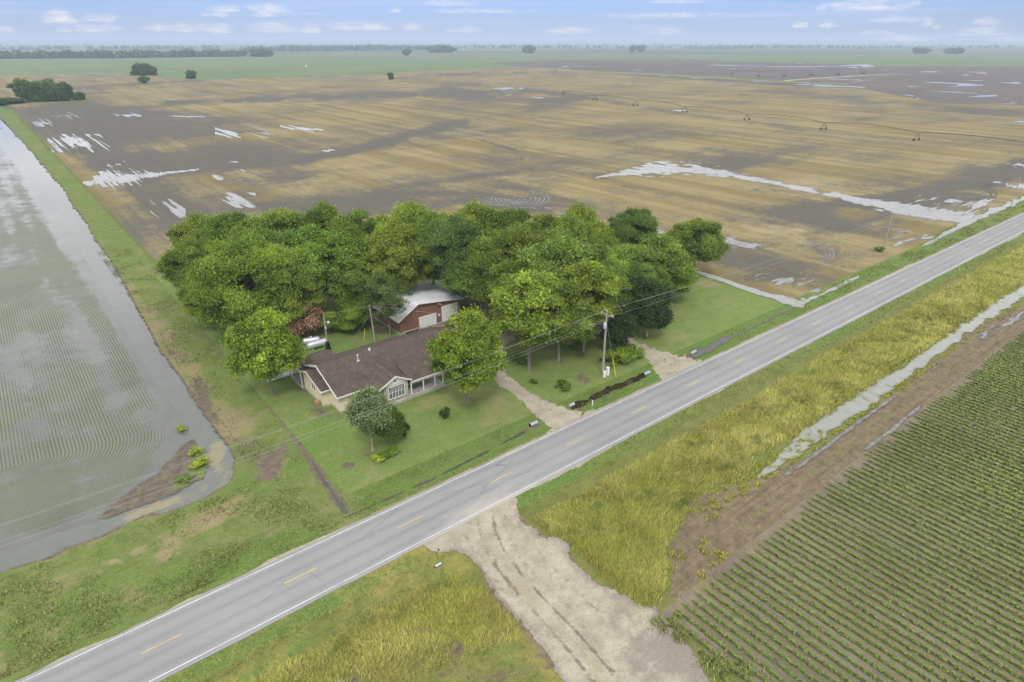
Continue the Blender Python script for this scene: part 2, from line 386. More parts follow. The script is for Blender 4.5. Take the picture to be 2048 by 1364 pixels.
def m_flood():
    m, w, b, o = new_mat('flooded_rows'); p = w.pos()
    rc = w.attr('rowc'); pl = w.attr('plant')
    wob = w.noise(p, 0.35, 3, 0.6)
    ph = w.mul(w.add(rc, w.mul(wob, 0.12)), 2 * PI / 0.40)
    rowm = w.ss(w.math('SINE', ph), -0.15, 0.75)
    rowm = w.mix(w.ss(w.sep(p)[1], 105, 185), rowm, 0.45); rowm = w.sep(rowm)[0]
    clump = w.noise(p, 2.3, 4, 0.7); patch = w.noise(p, 0.045, 5, 0.65); pm = w.noise(p, 0.3, 4, 0.6); trs = w.noise(p, 1.0, 2, 0.5, (0.22, 0.012, 1))
    dens = w.add(pl, w.add(w.mul(w.sub(patch, 0.5), 2.5), w.add(w.mul(w.sub(pm, 0.5), 1.4), w.mul(w.sub(trs, 0.5), 2.2))))
    mask = w.mul(rowm, w.ss(w.add(dens, w.mul(w.sub(clump, 0.5), 1.4)), 0.2, 0.95))
    mask = w.mul(mask, w.ss(pl, 0.02, 0.25))
    green = w.mix(w.ss(w.add(w.mul(patch, 0.6), w.mul(pm, 0.4)), 0.4, 0.62), (0.095, 0.12, 0.05), (0.105, 0.15, 0.03))
    wc = w.scale_col((0.145, 0.149, 0.135), w.gray(w.noise(p, 0.12, 5, 0.6, dist=0.6), 0.6, 1.4))
    wc = w.mix(w.mul(w.ss(w.attr('mud'), 0.2, 0.9), 0.8), wc, (0.13, 0.105, 0.085))
    c = w.mix(w.mul(mask, 0.8), wc, green)
    w.L.new(c, b.inputs['Base Color']); b.inputs['IOR'].default_value = 1.33
    w.L.new(w.add(0.07, w.mul(mask, 0.8)), b.inputs['Roughness'])
    w.L.new(w.sub(0.5, w.mul(mask, 0.42)), b.inputs['Specular IOR Level'])
    w.L.new(w.bump(w.add(w.mul(mask, 1.0), w.mul(w.noise(p, 1.6, 3, 0.6), 0.25)), 0.25, 0.1), b.inputs['Normal'])
    return m
M = {}
M['turf'] = m_turf('lawn_turf'); M['verge'] = m_turf('verge_turf', green=((0.108, 0.150, 0.038), (0.175, 0.210, 0.066)), lush=(0.085, 0.15, 0.028), dryc=((0.31, 0.265, 0.14), (0.215, 0.18, 0.09)), base_dry=0.5, grain=1.15)
M['rough'] = m_turf('rough_ground', green=((0.115, 0.135, 0.035), (0.185, 0.195, 0.06)), dryc=((0.33, 0.28, 0.085), (0.245, 0.21, 0.06)), barec=((0.215, 0.168, 0.105), (0.118, 0.090, 0.058)), base_dry=0.45, grain=1.2, streak=True)
M['stubble'] = m_stubble(); M['plains'] = m_plains(); M['gravel'] = m_gravel(); M['asphalt'] = m_asphalt(); M['flood'] = m_flood()
M['white_paint'] = m_paint('white_paint', (0.66, 0.66, 0.645)); M['yellow_paint'] = m_paint('yellow_paint', (0.60, 0.43, 0.13))
M['water'] = m_water('puddle_water', (0.215, 0.212, 0.205), muddy=(0.115, 0.103, 0.088)); M['ditch'] = m_water('ditch_water', (0.034, 0.026, 0.015))
M['canal'] = m_water('canal_water', (0.150, 0.158, 0.142), (0.25, 0.228, 0.135), 'algae'); M['pale'] = m_water('silty_water', (0.275, 0.285, 0.25), rough=0.12, muddy=(0.19, 0.185, 0.145))
M['wetmud'] = simple_mat('wet_mud', (0.055, 0.05, 0.043), 0.6, var=.2, scale=1.0)
M['pond'] = m_water('dark_wet', (0.085, 0.082, 0.074), rough=0.25, muddy=(0.10, 0.10, 0.05))

def ell(px, py, L):
    """sum of soft ellipses (cx, cy, rx, ry, rot_deg, amount)"""
    t = np.zeros(np.shape(px))
    for (cx, cy, rx, ry, rot, a) in L:
        r = math.radians(rot); dx, dy = px - cx, py - cy
        u = (dx * math.cos(r) + dy * math.sin(r)) / rx; v = (-dx * math.sin(r) + dy * math.cos(r)) / ry
        near = (np.abs(u) < 2.2) & (np.abs(v) < 2.2)
        if not near.any(): continue
        s1 = int(abs(cx * 7 + cy * 3)) % 900
        u_ = u[near]; v_ = v[near]; k = 1.7
        u2 = u_ + 1.5 * (fbm(u_ * k, v_ * k, s1, 4) - .5); v2 = v_ + 1.9 * (fbm(u_ * k + 9, v_ * k + 4, s1 + 50, 4) - .5)
        add = np.zeros(np.shape(px)); add[near] = a * sst(np.hypot(u2, v2), 1.40, 0.10)
        t = t + add
    return t
def line(px, py, pts, wdt, a=1.0):
    d, f = seg_dist(px, py, pts); q = d / wdt
    n1 = fbm(px / (wdt * 5.0), py / (wdt * 2.0), int(pts[0][0]) % 700, 4); n2 = fbm(px / (wdt * 14.0), py / (wdt * 6.0), int(pts[0][1]) % 700 + 40, 3)
    return a * sst(q + 1.6 * (n1 - .5), 1.4, 0.05) * sst(n2, .28, .48)

# ------------------------------------------------------------------ ground: one sheet to the horizon
def build_ground():
    r = geo(2.0, 16000.0, 4.0, 1.085); r[-1] = 16000.0
    th = np.linspace(0, 2 * PI, 181)
    Rr, Tt = np.meshgrid(r, th); X, Y = Rr * np.cos(Tt), Rr * np.sin(Tt)
    structure('ground', masked_grid(X, Y, -0.9, np.ones(X.shape, bool)), M['plains'])
build_ground()

TANTOP = [(-400, 150), (0, 149), (180, 149), (240, 147), (300, 151), (345, 157), (425, 160.6), (498, 156.5), (566, 155), (654, 151.5), (732, 149), (800, 144), (937, 139.5), (995, 135), (1046, 133.5),
          (1068, 136), (1120, 140), (1200, 146), (1300, 154), (1420, 162), (1500, 167), (1600, 173.5), (1718, 176.5), (1775, 187), (1819, 194.5), (1873, 206), (1994, 209), (2048, 211), (2300, 218), (2700, 226)]
tan_top = lambda x: np.interp(x, [a for a, b in TANTOP], [b for a, b in TANTOP])

def px_sheet(name, poly, mat, z, step=(4, 1.0), ragged=1.0, rs=0.15, attrs=None, wig=None):
    """ground sheet whose outline was surveyed in photograph pixels and laid out on the ground"""
    xs = [p[0] for p in poly]; ys = [p[1] for p in poly]
    gx = np.arange(min(xs) - 2, max(xs) + 2, step[0]); gy = np.arange(min(ys) - 2, max(ys) + 2, step[1])
    PX, PY = np.meshgrid(gx, gy); X, Y = P(PX, PY, z)
    d = poly_sd(PX, PY, poly) + ragged * (fbm(X * rs, Y * rs, 5, 4) - 0.5) * 2
    if wig is not None: d = d + wig(PX, PY, X, Y)
    at = attrs(PX, PY, X, Y) if attrs else None
    return structure(name, masked_grid(X, Y, z, d > 0, at), mat)

M['greenfield'] = m_farfield('green_crop', (0.125, 0.172, 0.072), (0.15, 0.20, 0.085), (0.175, 0.195, 0.095))
M['ploughed'] = m_farfield('ploughed_soil', (0.125, 0.108, 0.098), (0.155, 0.13, 0.115), (0.10, 0.09, 0.085))
M['fallow'] = m_farfield('fallow_soil', (0.19, 0.155, 0.125), (0.16, 0.14, 0.11), (0.22, 0.19, 0.13))
px_sheet('green_field', [(-700, 117)] + [(0, 117), (480, 113), (700, 104), (1000, 106), (1500, 108), (2700, 112)] + [(x, tan_top(x) + 3) for x in range(2700, -701, -40)], M['greenfield'], -0.3, (12, 1.0), 0.3, 0.004)
px_sheet('fallow_field', [(560, 115.5), (700, 113.5), (860, 111), (1000, 113), (1000, 116.5), (860, 117.5), (700, 119)], M['fallow'], -0.2, (6, .5), 0.6, 0.004)
px_sheet('ploughed_field', [(950, 127.5), (1015, 123.5), (1093, 120.5), (1200, 118.6), (1395, 118.6), (1454, 121.5), (1600, 125), (1687, 128), (1753, 132), (2048, 133), (2700, 134)] + [(x, tan_top(x) + 3) for x in range(2700, 1060, -20)] + [(1046, 133), (1000, 130)], M['ploughed'], -0.2, (8, .6), 0.8, 0.01)
M['strip'] = m_farfield('weedy_strip', (0.16, 0.20, 0.05), (0.22, 0.24, 0.08), (0.30, 0.27, 0.11), 0.02, 0.02)
px_sheet('weedy_margin', [(1060, 135.5), (1125, 136.5), (1150, 140), (1200, 142.5), (1300, 146.5), (1400, 152), (1500, 157.5), (1600, 163.5), (1700, 168), (1700, 170.5), (1600, 167), (1500, 161.5), (1400, 155.5), (1300, 150), (1200, 145.5), (1110, 142)], M['strip'], -0.12, (4, .4), 0.9, 0.05)
px_sheet('farm_track', [(1560, 161), (1650, 154.5), (1760, 148.6), (1810, 146), (1810, 147), (1760, 149.8), (1650, 156.5), (1570, 162.5)], simple_mat('sandy_track', (0.42, 0.34, 0.21)), -0.1, (4, .3), 0.2, 0.05)
px_sheet('stubble_strip', [(1480, 106.2), (1700, 107), (2048, 108.5), (2400, 110), (2400, 112), (2048, 110.5), (1700, 109.3), (1480, 107.8)], M['fallow'], -0.2, (10, .4), 0.2, 0.004)

# ------------------------------------------------------------------ the stubble field
def build_stubble():
    gx = np.arange(-60, 2560, 4.0)
    def bot(x):
        lo, hi = 100.0, 900.0
        for _ in range(40):
            m = (lo + hi) / 2; X, Y = P(x, m)
            if X > 22.7 and Y > 57.0: lo = m
            else: hi = m
        return lo
    top = tan_top(gx); bt = np.array([max(bot(x), t + 0.5) for x, t in zip(gx, top)])
    t = np.linspace(0, 1, 190)[:, None]
    PX = np.broadcast_to(gx[None, :], (190, len(gx))); PY = top[None, :] + (bt - top)[None, :] * t
    X, Y = P(PX, PY)
    far = sst(PY, 330, 200)
    nz = fbm(X * 0.012, Y * 0.02, 3, 5) - 0.5
    soil = np.full(PX.shape, 0.14) + .10 * sst(PX, 700, 100) * sst(PY, 200, 225) + (fbm(X * .022, Y * .03, 13, 4) - .5) * 1.1 + nz * 0.9 * (1 - 0.55 * far)
    soil += ell(PX, PY, [(150, 250, 130, 50, 15, .55), (250, 300, 150, 70, 25, .6), (400, 290, 190, 60, 15, .45), (300, 380, 170, 60, 30, .7), (560, 320, 130, 40, 5, .35), (250, 225, 190, 14, 2, .6), (620, 410, 190, 26, 0, .8), (860, 412, 180, 24, 0, .75),
                         (1040, 400, 190, 22, 3, .75), (1200, 420, 130, 22, 10, .5), (1440, 322, 130, 22, -3, .75), (1380, 380, 110, 20, 3, .45), (1560, 380, 60, 10, 0, .3), (1680, 440, 120, 30, 5, .95), (1830, 400, 170, 24, -3, 1.0), (1960, 360, 130, 30, -8, .9), (2040, 330, 90, 24, -8, .8),
                         (1480, 490, 120, 34, 8, .7), (1560, 540, 110, 30, 12, .7), (1650, 500, 60, 22, 10, .6), (1250, 380, 70, 14, 5, .4), (640, 345, 130, 12, -8, .4), (700, 300, 90, 10, -12, .4), (860, 270, 130, 12, -12, .25), (990, 262, 90, 8, -5, .3), (1180, 270, 120, 10, -6, .3), (980, 195, 170, 10, 0, .5), (1110, 206, 80, 12, -10, .5)])
    soil += line(PX, PY, [(340, 342), (480, 325), (620, 313), (700, 303), (800, 275), (880, 255), (930, 245)], 11, .75)
    soil += line(PX, PY, [(640, 385), (760, 378), (900, 360), (1010, 345), (1100, 335)], 7, .5)
    soil += line(PX, PY, [(1190, 353), (1250, 345), (1400, 340), (1500, 358), (1620, 382), (1750, 410), (1900, 432)], 14, .7)
    soil += line(PX, PY, [(-50, 208), (170, 206), (400, 204), (600, 197), (800, 191), (960, 184), (1050, 180), (1130, 188)], 3.5, .9) * (PX > 330)
    soil += line(PX, PY, [(480, 199), (640, 191), (800, 185), (960, 178)], 6, .6)
    soil += line(PX, PY, [(800, 156), (900, 149), (1015, 145), (1112, 143)], 2.0, .7) + line(PX, PY, [(800, 164.5), (840, 168), (882, 168.5), (976, 170)], 2.0, .7) + line(PX, PY, [(140, 179), (210, 172), (290, 168), (420, 159)], 2.2, .7)
    soil += line(PX, PY, [(60, 243), (200, 240), (330, 242), (460, 250)], 3, .5) + line(PX, PY, [(370, 258), (430, 266), (530, 262)], 3, .6)
    soil += line(PX, PY, [(1130, 185), (1200, 200), (1300, 216), (1400, 232), (1560, 252), (1760, 275)], 4, .45) + line(PX, PY, [(950, 277), (1000, 291), (1035, 303)], 2.0, .8) + line(PX, PY, [(1150, 345), (1200, 355), (1240, 362)], 2.5, .6)
    soil += line(PX, PY, [(1480, 190), (1640, 196), (1800, 204)], 3, .35) + ell(PX, PY, [(1640, 190, 150, 6, 2, .4), (2000, 225, 100, 8, 3, .5), (1860, 212, 120, 6, 5, .4)])
    # ploughed-in wheel marks of the tractor that turned near the road
    pale = ell(PX, PY, [(930, 265, 110, 9, -6, .6), (1080, 262, 90, 8, 4, .5), (760, 330, 160, 12, -4, .5), (980, 350, 170, 10, 3, .7), (1240, 300, 150, 12, 4, .35), (1650, 372, 170, 12, 8, .7), (1770, 455, 90, 12, 12, .7), (1560, 460, 110, 20, 10, .75), (1600, 430, 60, 12, 8, .6),
                        (1900, 330, 90, 14, -4, .5), (1990, 300, 70, 14, 0, .4), (120, 213, 120, 5, 0, .7), (600, 206, 300, 5, -2, .6), (200, 330, 30, 40, 40, .3), (1540, 500, 50, 16, 8, .6), (820, 400, 60, 5, 0, .4), (1850, 395, 120, 8, 5, .5)])
    pale = pale + 0.5 * far * (fbm(X * 0.05, Y * 0.004, 9, 3) - 0.3)
    # grassy / weedy rim next to the ditches, brown bank behind it
    rim = sst(Y, 66, 59) + sst(X, 25.5, 23.6)
    soil = soil * (1 - 0.6 * sst(Y, 68, 60)) ; green = 0.75 * sst(Y, 62.5, 58.0) * sst(X, 160, 200) + 0.65 * sst(X, 26, 23.8)
    green += ell(PX, PY, [(1575, 590, 50, 8, 22, .4), (1450, 560, 40, 5, 25, .4)]) * 0.6
    green += line(PX, PY, [(240, 168), (290, 168), (420, 159)], 2, .7) + line(PX, PY, [(785, 157), (830, 155), (790, 163)], 2, .7) + ell(PX, PY, [(1135, 192, 18, 3, 0, 1)]) + line(PX, PY, [(-50, 206), (60, 203), (180, 203)], 4, .9)
    structure('stubble_field', masked_grid(X, Y, 0.0, np.ones(PX.shape, bool), dict(soil=soil, pale=pale, green=green)), M['stubble'])
build_stubble()

# ------------------------------------------------------------------ puddles: real sheets of water with streaky furrow edges
_pz = [0]
def puddle(name, field, box, z, step=(0.8, 0.4), mat='water', thr=0.0):
    _pz[0] += 1; z = z + 0.0009 * _pz[0]
    gx = np.arange(box[0], box[2], step[0]); gy = np.arange(box[1], box[3], step[1])
    PX, PY = np.meshgrid(gx, gy); X, Y = P(PX, PY, z); f = field(PX, PY, X, Y)
    if mat in ('water', 'pale'): thr -= 0.10
    if (f > thr).sum() < 12: return None
    me = masked_grid(X, Y, z, f > thr, dict(depth=np.clip(f, -1, 1)))
    return structure(name, me, M[mat]) if len(me.polygons) else None
def furrow(X, Y, wx=1.5, wy=0.05, s=3): return 2.0 * (fbm(X * wx, Y * wy, s, 2) - 0.5)
def P_ell(L, k=1.5, wx=1.3, wy=0.05, s=3, iso=0.5):
    return lambda px, py, X, Y: ell(px, py, L) - 0.55 + k * furrow(X, Y, wx, wy, s) + iso * (fbm(X * 0.35, Y * 0.35, s + 9, 3) - 0.5)
def P_line(pts, wd, k=0.8, wx=0.9, wy=0.1, s=4):
    return lambda px, py, X, Y: 1.0 - seg_dist(px, py, pts)[0] / np.interp(seg_dist(px, py, pts)[1], np.linspace(0, 1, len(wd)), wd) + k * furrow(X, Y, wx, wy, s) + k * (fbm(X * 0.3, Y * 0.3, s + 5, 3) - 0.5)
ZP = 0.006
puddle('puddle', P_line([(166, 366), (215, 360), (300, 352), (330, 346), (395, 339)], [2, 13, 15, 11, 3, 2, 2], 1.0, 1.2, 0.04), (160, 330, 400, 385), ZP)
puddle('puddle', P_ell([(130, 285, 30, 8, 12, 1), (155, 283, 50, 9, 15, .8), (195, 285, 26, 9, 30, .65)], 2.0, .9, .02), (95, 268, 220, 305), ZP)
puddle('puddle', P_ell([(133, 231, 28, 2.2, -2, 1.2), (112, 232, 12, 1.5, 0, .8)], 1.0, .4, .02), (90, 224, 170, 238), ZP)
puddle('puddle', P_ell([(262, 231, 26, 2.6, 1, 1.3), (236, 229, 6, 2, 20, .8)], .9, .4, .02), (225, 224, 300, 238), ZP)
puddle('puddle', P_ell([(372, 233, 42, 1.8, 1, 1.4)], .7, .4, .02), (325, 226, 425, 240), ZP)
puddle('puddle', P_ell([(485, 264, 46, 4.5, 2, 1.0), (455, 268, 26, 3, 0, .8), (520, 265, 24, 3, 4, .8)], 1.9, .6, .02), (430, 252, 550, 276), ZP)
puddle('puddle', P_ell([(82, 246, 16, 2.5, 0, 1)], 1.8, .6, .02), (60, 238, 105, 253), ZP)
puddle('puddle', P_ell([(655, 301, 15, 2.6, -2, 1.4)], .8, .6, .05), (630, 292, 680, 308), ZP)
puddle('puddle', P_ell([(456, 349, 26, 7, -8, .8), (478, 353, 8, 4, 20, .7)], 2.3, 1.0, .03), (425, 338, 490, 360), ZP)
puddle('puddle', P_ell([(475, 400, 24, 12, 15, .9), (490, 406, 20, 7, 15, .7)], 2.2, 1.1, .04), (445, 385, 512, 416), ZP)
puddle('puddle', P_ell([(335, 412, 34, 12, 22, .62), (345, 420, 20, 10, 40, .5)], 2.4, 1.2, .03), (300, 398, 372, 436), ZP)
puddle('puddle', P_ell([(470, 324, 10, 2, -2, 1.2)], .8, .6, .05), (455, 318, 490, 330), ZP)
puddle('puddle', P_ell([(230, 330, 9, 3, 0, .9), (241, 328, 5, 3, 0, .9)], 1.4, .8, .05), (215, 322, 255, 336), ZP)
puddle('puddle', P_ell([(605, 257, 40, 2.6, 4, .75), (640, 259, 14, 2, 4, .8)], 2.0, .5, .03), (560, 250, 660, 266), ZP)
# the long wet hollow on the right that ends in the big white sheet by the road
puddle('puddle', P_line([(1192, 355), (1235, 348), (1300, 340), (1400, 338), (1440, 346)], [1.5, 5, 10, 11, 9, 7], 1.0, .35, .3), (1180, 322, 1450, 372), ZP)
puddle('puddle', P_line([(1430, 344), (1480, 353), (1560, 368), (1640, 384), (1700, 396), (1760, 410)], [7, 5, 4, 4, 5, 6, 9], 1.1, .35, .3, 6), (1425, 336, 1770, 424), ZP)
def big_white(px, py, X, Y):
    f = poly_sd(px, py, [(1730, 398), (1790, 404), (1850, 412), (1900, 422), (1945, 425), (1962, 437), (1925, 446), (1870, 439), (1800, 428), (1750, 412)]) / 6.0
    return f + 1.5 * (fbm(X * 0.12, Y * 1.1, 8, 3) - 0.5) * sst(py, 436, 415) + 0.8 * (fbm(X * .5, Y * .5, 2, 3) - 0.5) + 0.15
puddle('puddle', big_white, (1715, 385, 1975, 456), ZP)
puddle('puddle', lambda px, py, X, Y: ell(px, py, [(1905, 404, 60, 7, 8, .75), (1950, 414, 40, 10, -30, .7), (1840, 400, 20, 4, 5, .6), (1960, 408, 30, 8, -30, .5)]) - .55 + 2.2 * (fbm(X * 0.10, Y * 1.3, 8, 3) - 0.5), (1830, 388, 2000, 432), ZP)
puddle('puddle', lambda px, py, X, Y: ell(px, py, [(2030, 371, 40, 5, 6, .9), (2000, 368, 14, 4, 0, .6)]) - .5 + 2.2 * (fbm(X * 0.15, Y * 1.0, 8, 3) - 0.5), (1980, 360, 2090, 382), ZP)
puddle('puddle', lambda px, py, X, Y: ell(px, py, [(2040, 331, 26, 4, 4, .9)]) - .5 + 1.4 * (fbm(X * 0.15, Y * 1.0, 8, 3) - 0.5), (2000, 322, 2090, 342), ZP)
def arcs(cx, cy, rx, ry, a0, a1, nring, wdt, tilt=0.0):
    """wheel ruts of a turning tractor, full of water: rings around a ground centre"""
    def f(px, py, X, Y):
        dx, dy = (px - cx) / rx, (py - cy) / ry
        r = np.hypot(dx, dy); an = np.degrees(np.arctan2(dy, dx))
        an = np.where(an < a0, an + 360, an)
        ph = np.abs(((r * nring) % 1.0) - 0.5)
        return wdt - ph + 0.35 * (fbm(X * .8, Y * .8, 4, 3) - 0.5) - 5 * (r > 1.03) - 5 * (r < 0.28) - 5 * ((an < a0) | (an > a1)) - 0.5 * sst(fbm(X * .06, Y * .06, 31, 3), .5, .62)
    return f
puddle('puddle', arcs(1040, 397, 58, 18, -70, 185, 6.5, 0.15), (980, 378, 1100, 418), ZP, (.6, .3))
puddle('puddle', arcs(1000, 388, 60, 24, 25, 150, 7, 0.13), (940, 388, 1060, 414), ZP * 1.3, (.6, .3))
puddle('puddle', arcs(1640, 508, 32, 16, -100, 90, 4, 0.16), (1605, 488, 1680, 526), ZP, (.6, .3))
puddle('puddle', lambda px, py, X, Y: ell(px, py, [(1475, 486, 44, 10, 8, 1), (1500, 490, 26, 8, 14, .8)]) - .6 + 1.2 * (fbm(X * 0.3, Y * .5, 8, 3) - 0.5), (1420, 470, 1540, 504), ZP)
puddle('puddle', lambda px, py, X, Y: ell(px, py, [(1585, 566, 40, 13, 6, .95), (1555, 560, 28, 8, 8, .6)]) - .55 + 2.4 * (fbm(X * 0.16, Y * 1.2, 18, 2) - 0.5), (1510, 545, 1640, 584), ZP, (.6, .35))
puddle('puddle', lambda px, py, X, Y: ell(px, py, [(1815, 478, 46, 9, -8, .7), (1850, 474, 20, 6, -10, .7)]) - .55 + 2.0 * (fbm(X * 0.16, Y * .9, 18, 2) - 0.5), (1755, 462, 1880, 492), ZP)
puddle('puddle', lambda px, py, X, Y: ell(px, py, [(1310, 464, 34, 7, 3, 1.0)]) - .5 + 1.3 * (fbm(X * 0.3, Y * .5, 8, 3) - 0.5), (1265, 452, 1350, 478), ZP)
puddle('puddle', lambda px, py, X, Y: ell(px, py, [(1130, 425, 60, 5, 5, .8)]) - .5 + 1.8 * (fbm(X * 0.8, Y * .1, 8, 3) - 0.5), (1060, 414, 1200, 440), ZP)
puddle('puddle', P_ell([(1012, 176.5, 22, 2.2, -1, 1.6), (1043, 177, 6, 2.2, 0, 1.4)], .5, .1, .1), (980, 170, 1060, 184), ZP * 4)
puddle('puddle', P_ell([(1017, 189.5, 5, 1.3, 0, 1.4), (1077, 195.5, 16, 1.6, 5, 1.0)], .7, .1, .1), (1000, 184, 1100, 200), ZP * 4)
puddle('puddle', P_ell([(1362, 221, 16, 2, 2, 1.3)], .7, .2, .1), (1340, 214, 1385, 228), ZP * 2)
# far sheets of standing water in the ploughed ground
for (x, y, rx, ry, rot) in [(1500, 131.2, 90, .9, 1.2), (1640, 133.4, 70, .8, .5), (1712, 131.5, 34, 2.6, 1), (1396, 156.5, 26, 1.2, 3), (1330, 153, 12, .8, 0), (1525, 164, 30, 1.2, 2), (1656, 171.8, 62, 2.2, 2), (1667, 158.5, 34, .9, 1), (1730, 160.5, 22, .8, 1), (1893, 166, 60, 1.3, 3), (1940, 169.5, 34, 2.4, 2), (2030, 166.5, 24, 1.2, 2),
                            (1930, 185.5, 70, 1.3, 3), (1975, 191.8, 40, 1.8, -2), (1816, 190.5, 16, 1.6, 5), (1842, 197, 14, 1.4, 4), (1944, 144.2, 22, .9, 1), (1968, 147.6, 12, .8, 2), (1855, 143, 22, 1.2, 2), (1770, 141.6, 12, .6, 0), (2015, 207.5, 16, .8, 0), (1450, 168.8, 14, .7, 2), (1500, 178.5, 12, .7, 2),
                            (1130, 134, 8, 1, 0), (1160, 132, 20, .6, -3), (57, 158.8, 18, .7, -2), (180, 147, 40, .5, 3), (160, 178.6, 20, .7, -3), (2040, 243, 12, 1.2, 3), (1268, 140.5, 20, .5, 0), (768, 162.5, 4, .8, 0), (1382, 116.5, 10, .6, 4)]:
    puddle('puddle', P_ell([(x, y, rx, ry, rot, 1.5)], .9, .02, .06, int(x), .3), (x - rx * 1.3, y - 8, x + rx * 1.3, y + 8), -0.05 if tan_top(x) > y else ZP * 3, (.8, .2))
# fresh dark tractor tracks in the mud
def track_line(pts, wd, name='wheel_track'):
    puddle(name, lambda px, py, X, Y: wd - seg_dist(px, py, pts)[0] + .5 * (fbm(X, Y, 3, 2) - .5), (min(p[0] for p in pts) - 6, min(p[1] for p in pts) - 6, max(p[0] for p in pts) + 6, max(p[1] for p in pts) + 6), ZP * 2, (.6, .3), 'wetmud')
track_line([(2010, 368), (1975, 367), (1960, 370), (1972, 379), (1982, 386), (1983, 391), (1970, 396), (1955, 399)], 1.7); track_line([(2010, 370.5), (1985, 370), (1972, 372), (1985, 380), (1994, 388), (1990, 394), (1976, 398)], 1.6)
track_line([(950, 277), (1000, 291), (1035, 303)], .8)

# ------------------------------------------------------------------ left: flooded field, canal, banks
CANAL_R = [(-10, 225), (0, 237), (24, 263), (49, 290), (80, 327), (105, 356), (127, 381), (146, 415), (171, 444), (185, 476), (207, 503), (227, 533), (270, 612), (318, 700), (362, 760), (397, 814), (427, 860), (454, 890), (468, 922), (463, 954), (448, 972), (409, 993), (363, 1014), (321, 1026), (288, 1029), (263, 1038), (242, 1052), (212, 1066), (182, 1078), (136, 1094), (106, 1111), (60, 1123), (0, 1142), (-200, 1206), (-500, 1310)]
CANAL_L = [(-500, 1262), (-200, 1164), (0, 1102), (60, 1085), (121, 1063), (176, 1046), (212, 1034), (257, 1020), (288, 1007), (318, 999), (351, 985), (378, 969), (406, 954), (415, 926), (400, 905), (388, 890), (378, 863), (363, 833), (333, 790), (306, 760), (260, 680), (215, 600), (180, 533), (166, 510), (146, 469), (122, 432), (105, 403), (80, 368), (61, 332), (34, 302), (15, 278), (0, 249), (-14, 228)]
def canal_attrs(PX, PY, X, Y):
    a = ell(PX, PY, [(437, 898, 26, 22, -60, 1.0), (425, 915, 28, 14, 0, .8), (300, 1018, 46, 10, -22, 1.1), (345, 1005, 34, 9, -25, .8), (270, 1030, 20, 10, -30, .6), (440, 950, 40, 50, -30, .55), (370, 1005, 60, 18, -25, .5), (230, 1052, 60, 14, -22, .35)])
    return dict(algae=a)
ZW = -0.16
px_sheet('canal_water', CANAL_R + CANAL_L, M['canal'], ZW, (2.0, 2.0), 0.0, 0.5, canal_attrs, wig=lambda px, py, X, Y: 7.0 * sst(py, 200, 420) + 0.6)
MUD = [(388, 878), (363, 890), (339, 920), (312, 948), (272, 972), (236, 1002), (197, 1036), (212, 1037), (257, 1022), (318, 1001), (351, 987), (378, 971), (408, 956), (417, 926), (402, 905)]
def rowc(X, Y):
    a = 10.9 - X; b = Y - 70.2; R = 17.0
    d = np.where((a < R) & (b < R), R - np.hypot(np.maximum(R - a, 0), np.maximum(R - b, 0)), np.where(b < R, b, a))
    return d
def flood_attrs(PX, PY, X, Y):
    a = 10.9 - X; b = Y - 70.2
    r = rowc(X, Y); n = fbm(X * 0.03, Y * 0.03, 12, 4)
    farwhite = sst(Y, 120, 300)
    pl = sst(r, 0.6, 2.5 + 0.02 * np.maximum(Y - 90, 0)) * (0.88 - 0.18 * farwhite) + (n - 0.5) * 0.25
    pl += ell(PX, PY, [(150, 870, 40, 60, 0, .35), (60, 1000, 120, 22, -18, .4), (180, 1010, 90, 25, -18, .3), (190, 560, 60, 60, 0, .15), (10, 600, 30, 120, 0, .35), (60, 520, 40, 60, 0, .2)])
    pl -= ell(PX, PY, [(300, 840, 30, 22, 0, .5), (150, 930, 40, 12, -20, .4), (330, 905, 40, 14, -30, .5), (20, 300, 30, 50, 0, .15)])
    mud = ell(PX, PY, [(120, 990, 60, 9, -18, .5), (225, 1010, 30, 14, -25, .7)])
    return dict(rowc=r, plant=np.clip(pl, 0, 1.2), mud=mud)
FLD = [(-900, 1380), (-500, 1262)] + CANAL_L[1:] + [(-60, 175), (-250, 135), (-900, 135)]
px_sheet('flooded_field', FLD, M['flood'], ZW + 0.012, (4.0, 2.5), 1.5, 0.4, flood_attrs, wig=lambda px, py, X, Y: 2.0 + 0 * px)

M['mud'] = m_turf('mud_bank', barec=((0.19, 0.15, 0.118), (0.10, 0.082, 0.066)))
def mud_attrs(PX, PY, X, Y):
    return dict(bare=np.full(PX.shape, .9) - ell(PX, PY, [(395, 910, 10, 16, 0, .8), (405, 930, 10, 18, 0, .9), (390, 945, 20, 12, 0, .6), (365, 970, 20, 6, -20, .7)]), lush=np.full(PX.shape, .5), dry=np.full(PX.shape, .3) + ell(PX, PY, [(365, 940, 16, 12, 0, .8)]))
px_sheet('mud_bank', MUD, M['mud'], ZW + 0.05, (1.6, 1.2), 4.0, 0.6, mud_attrs)

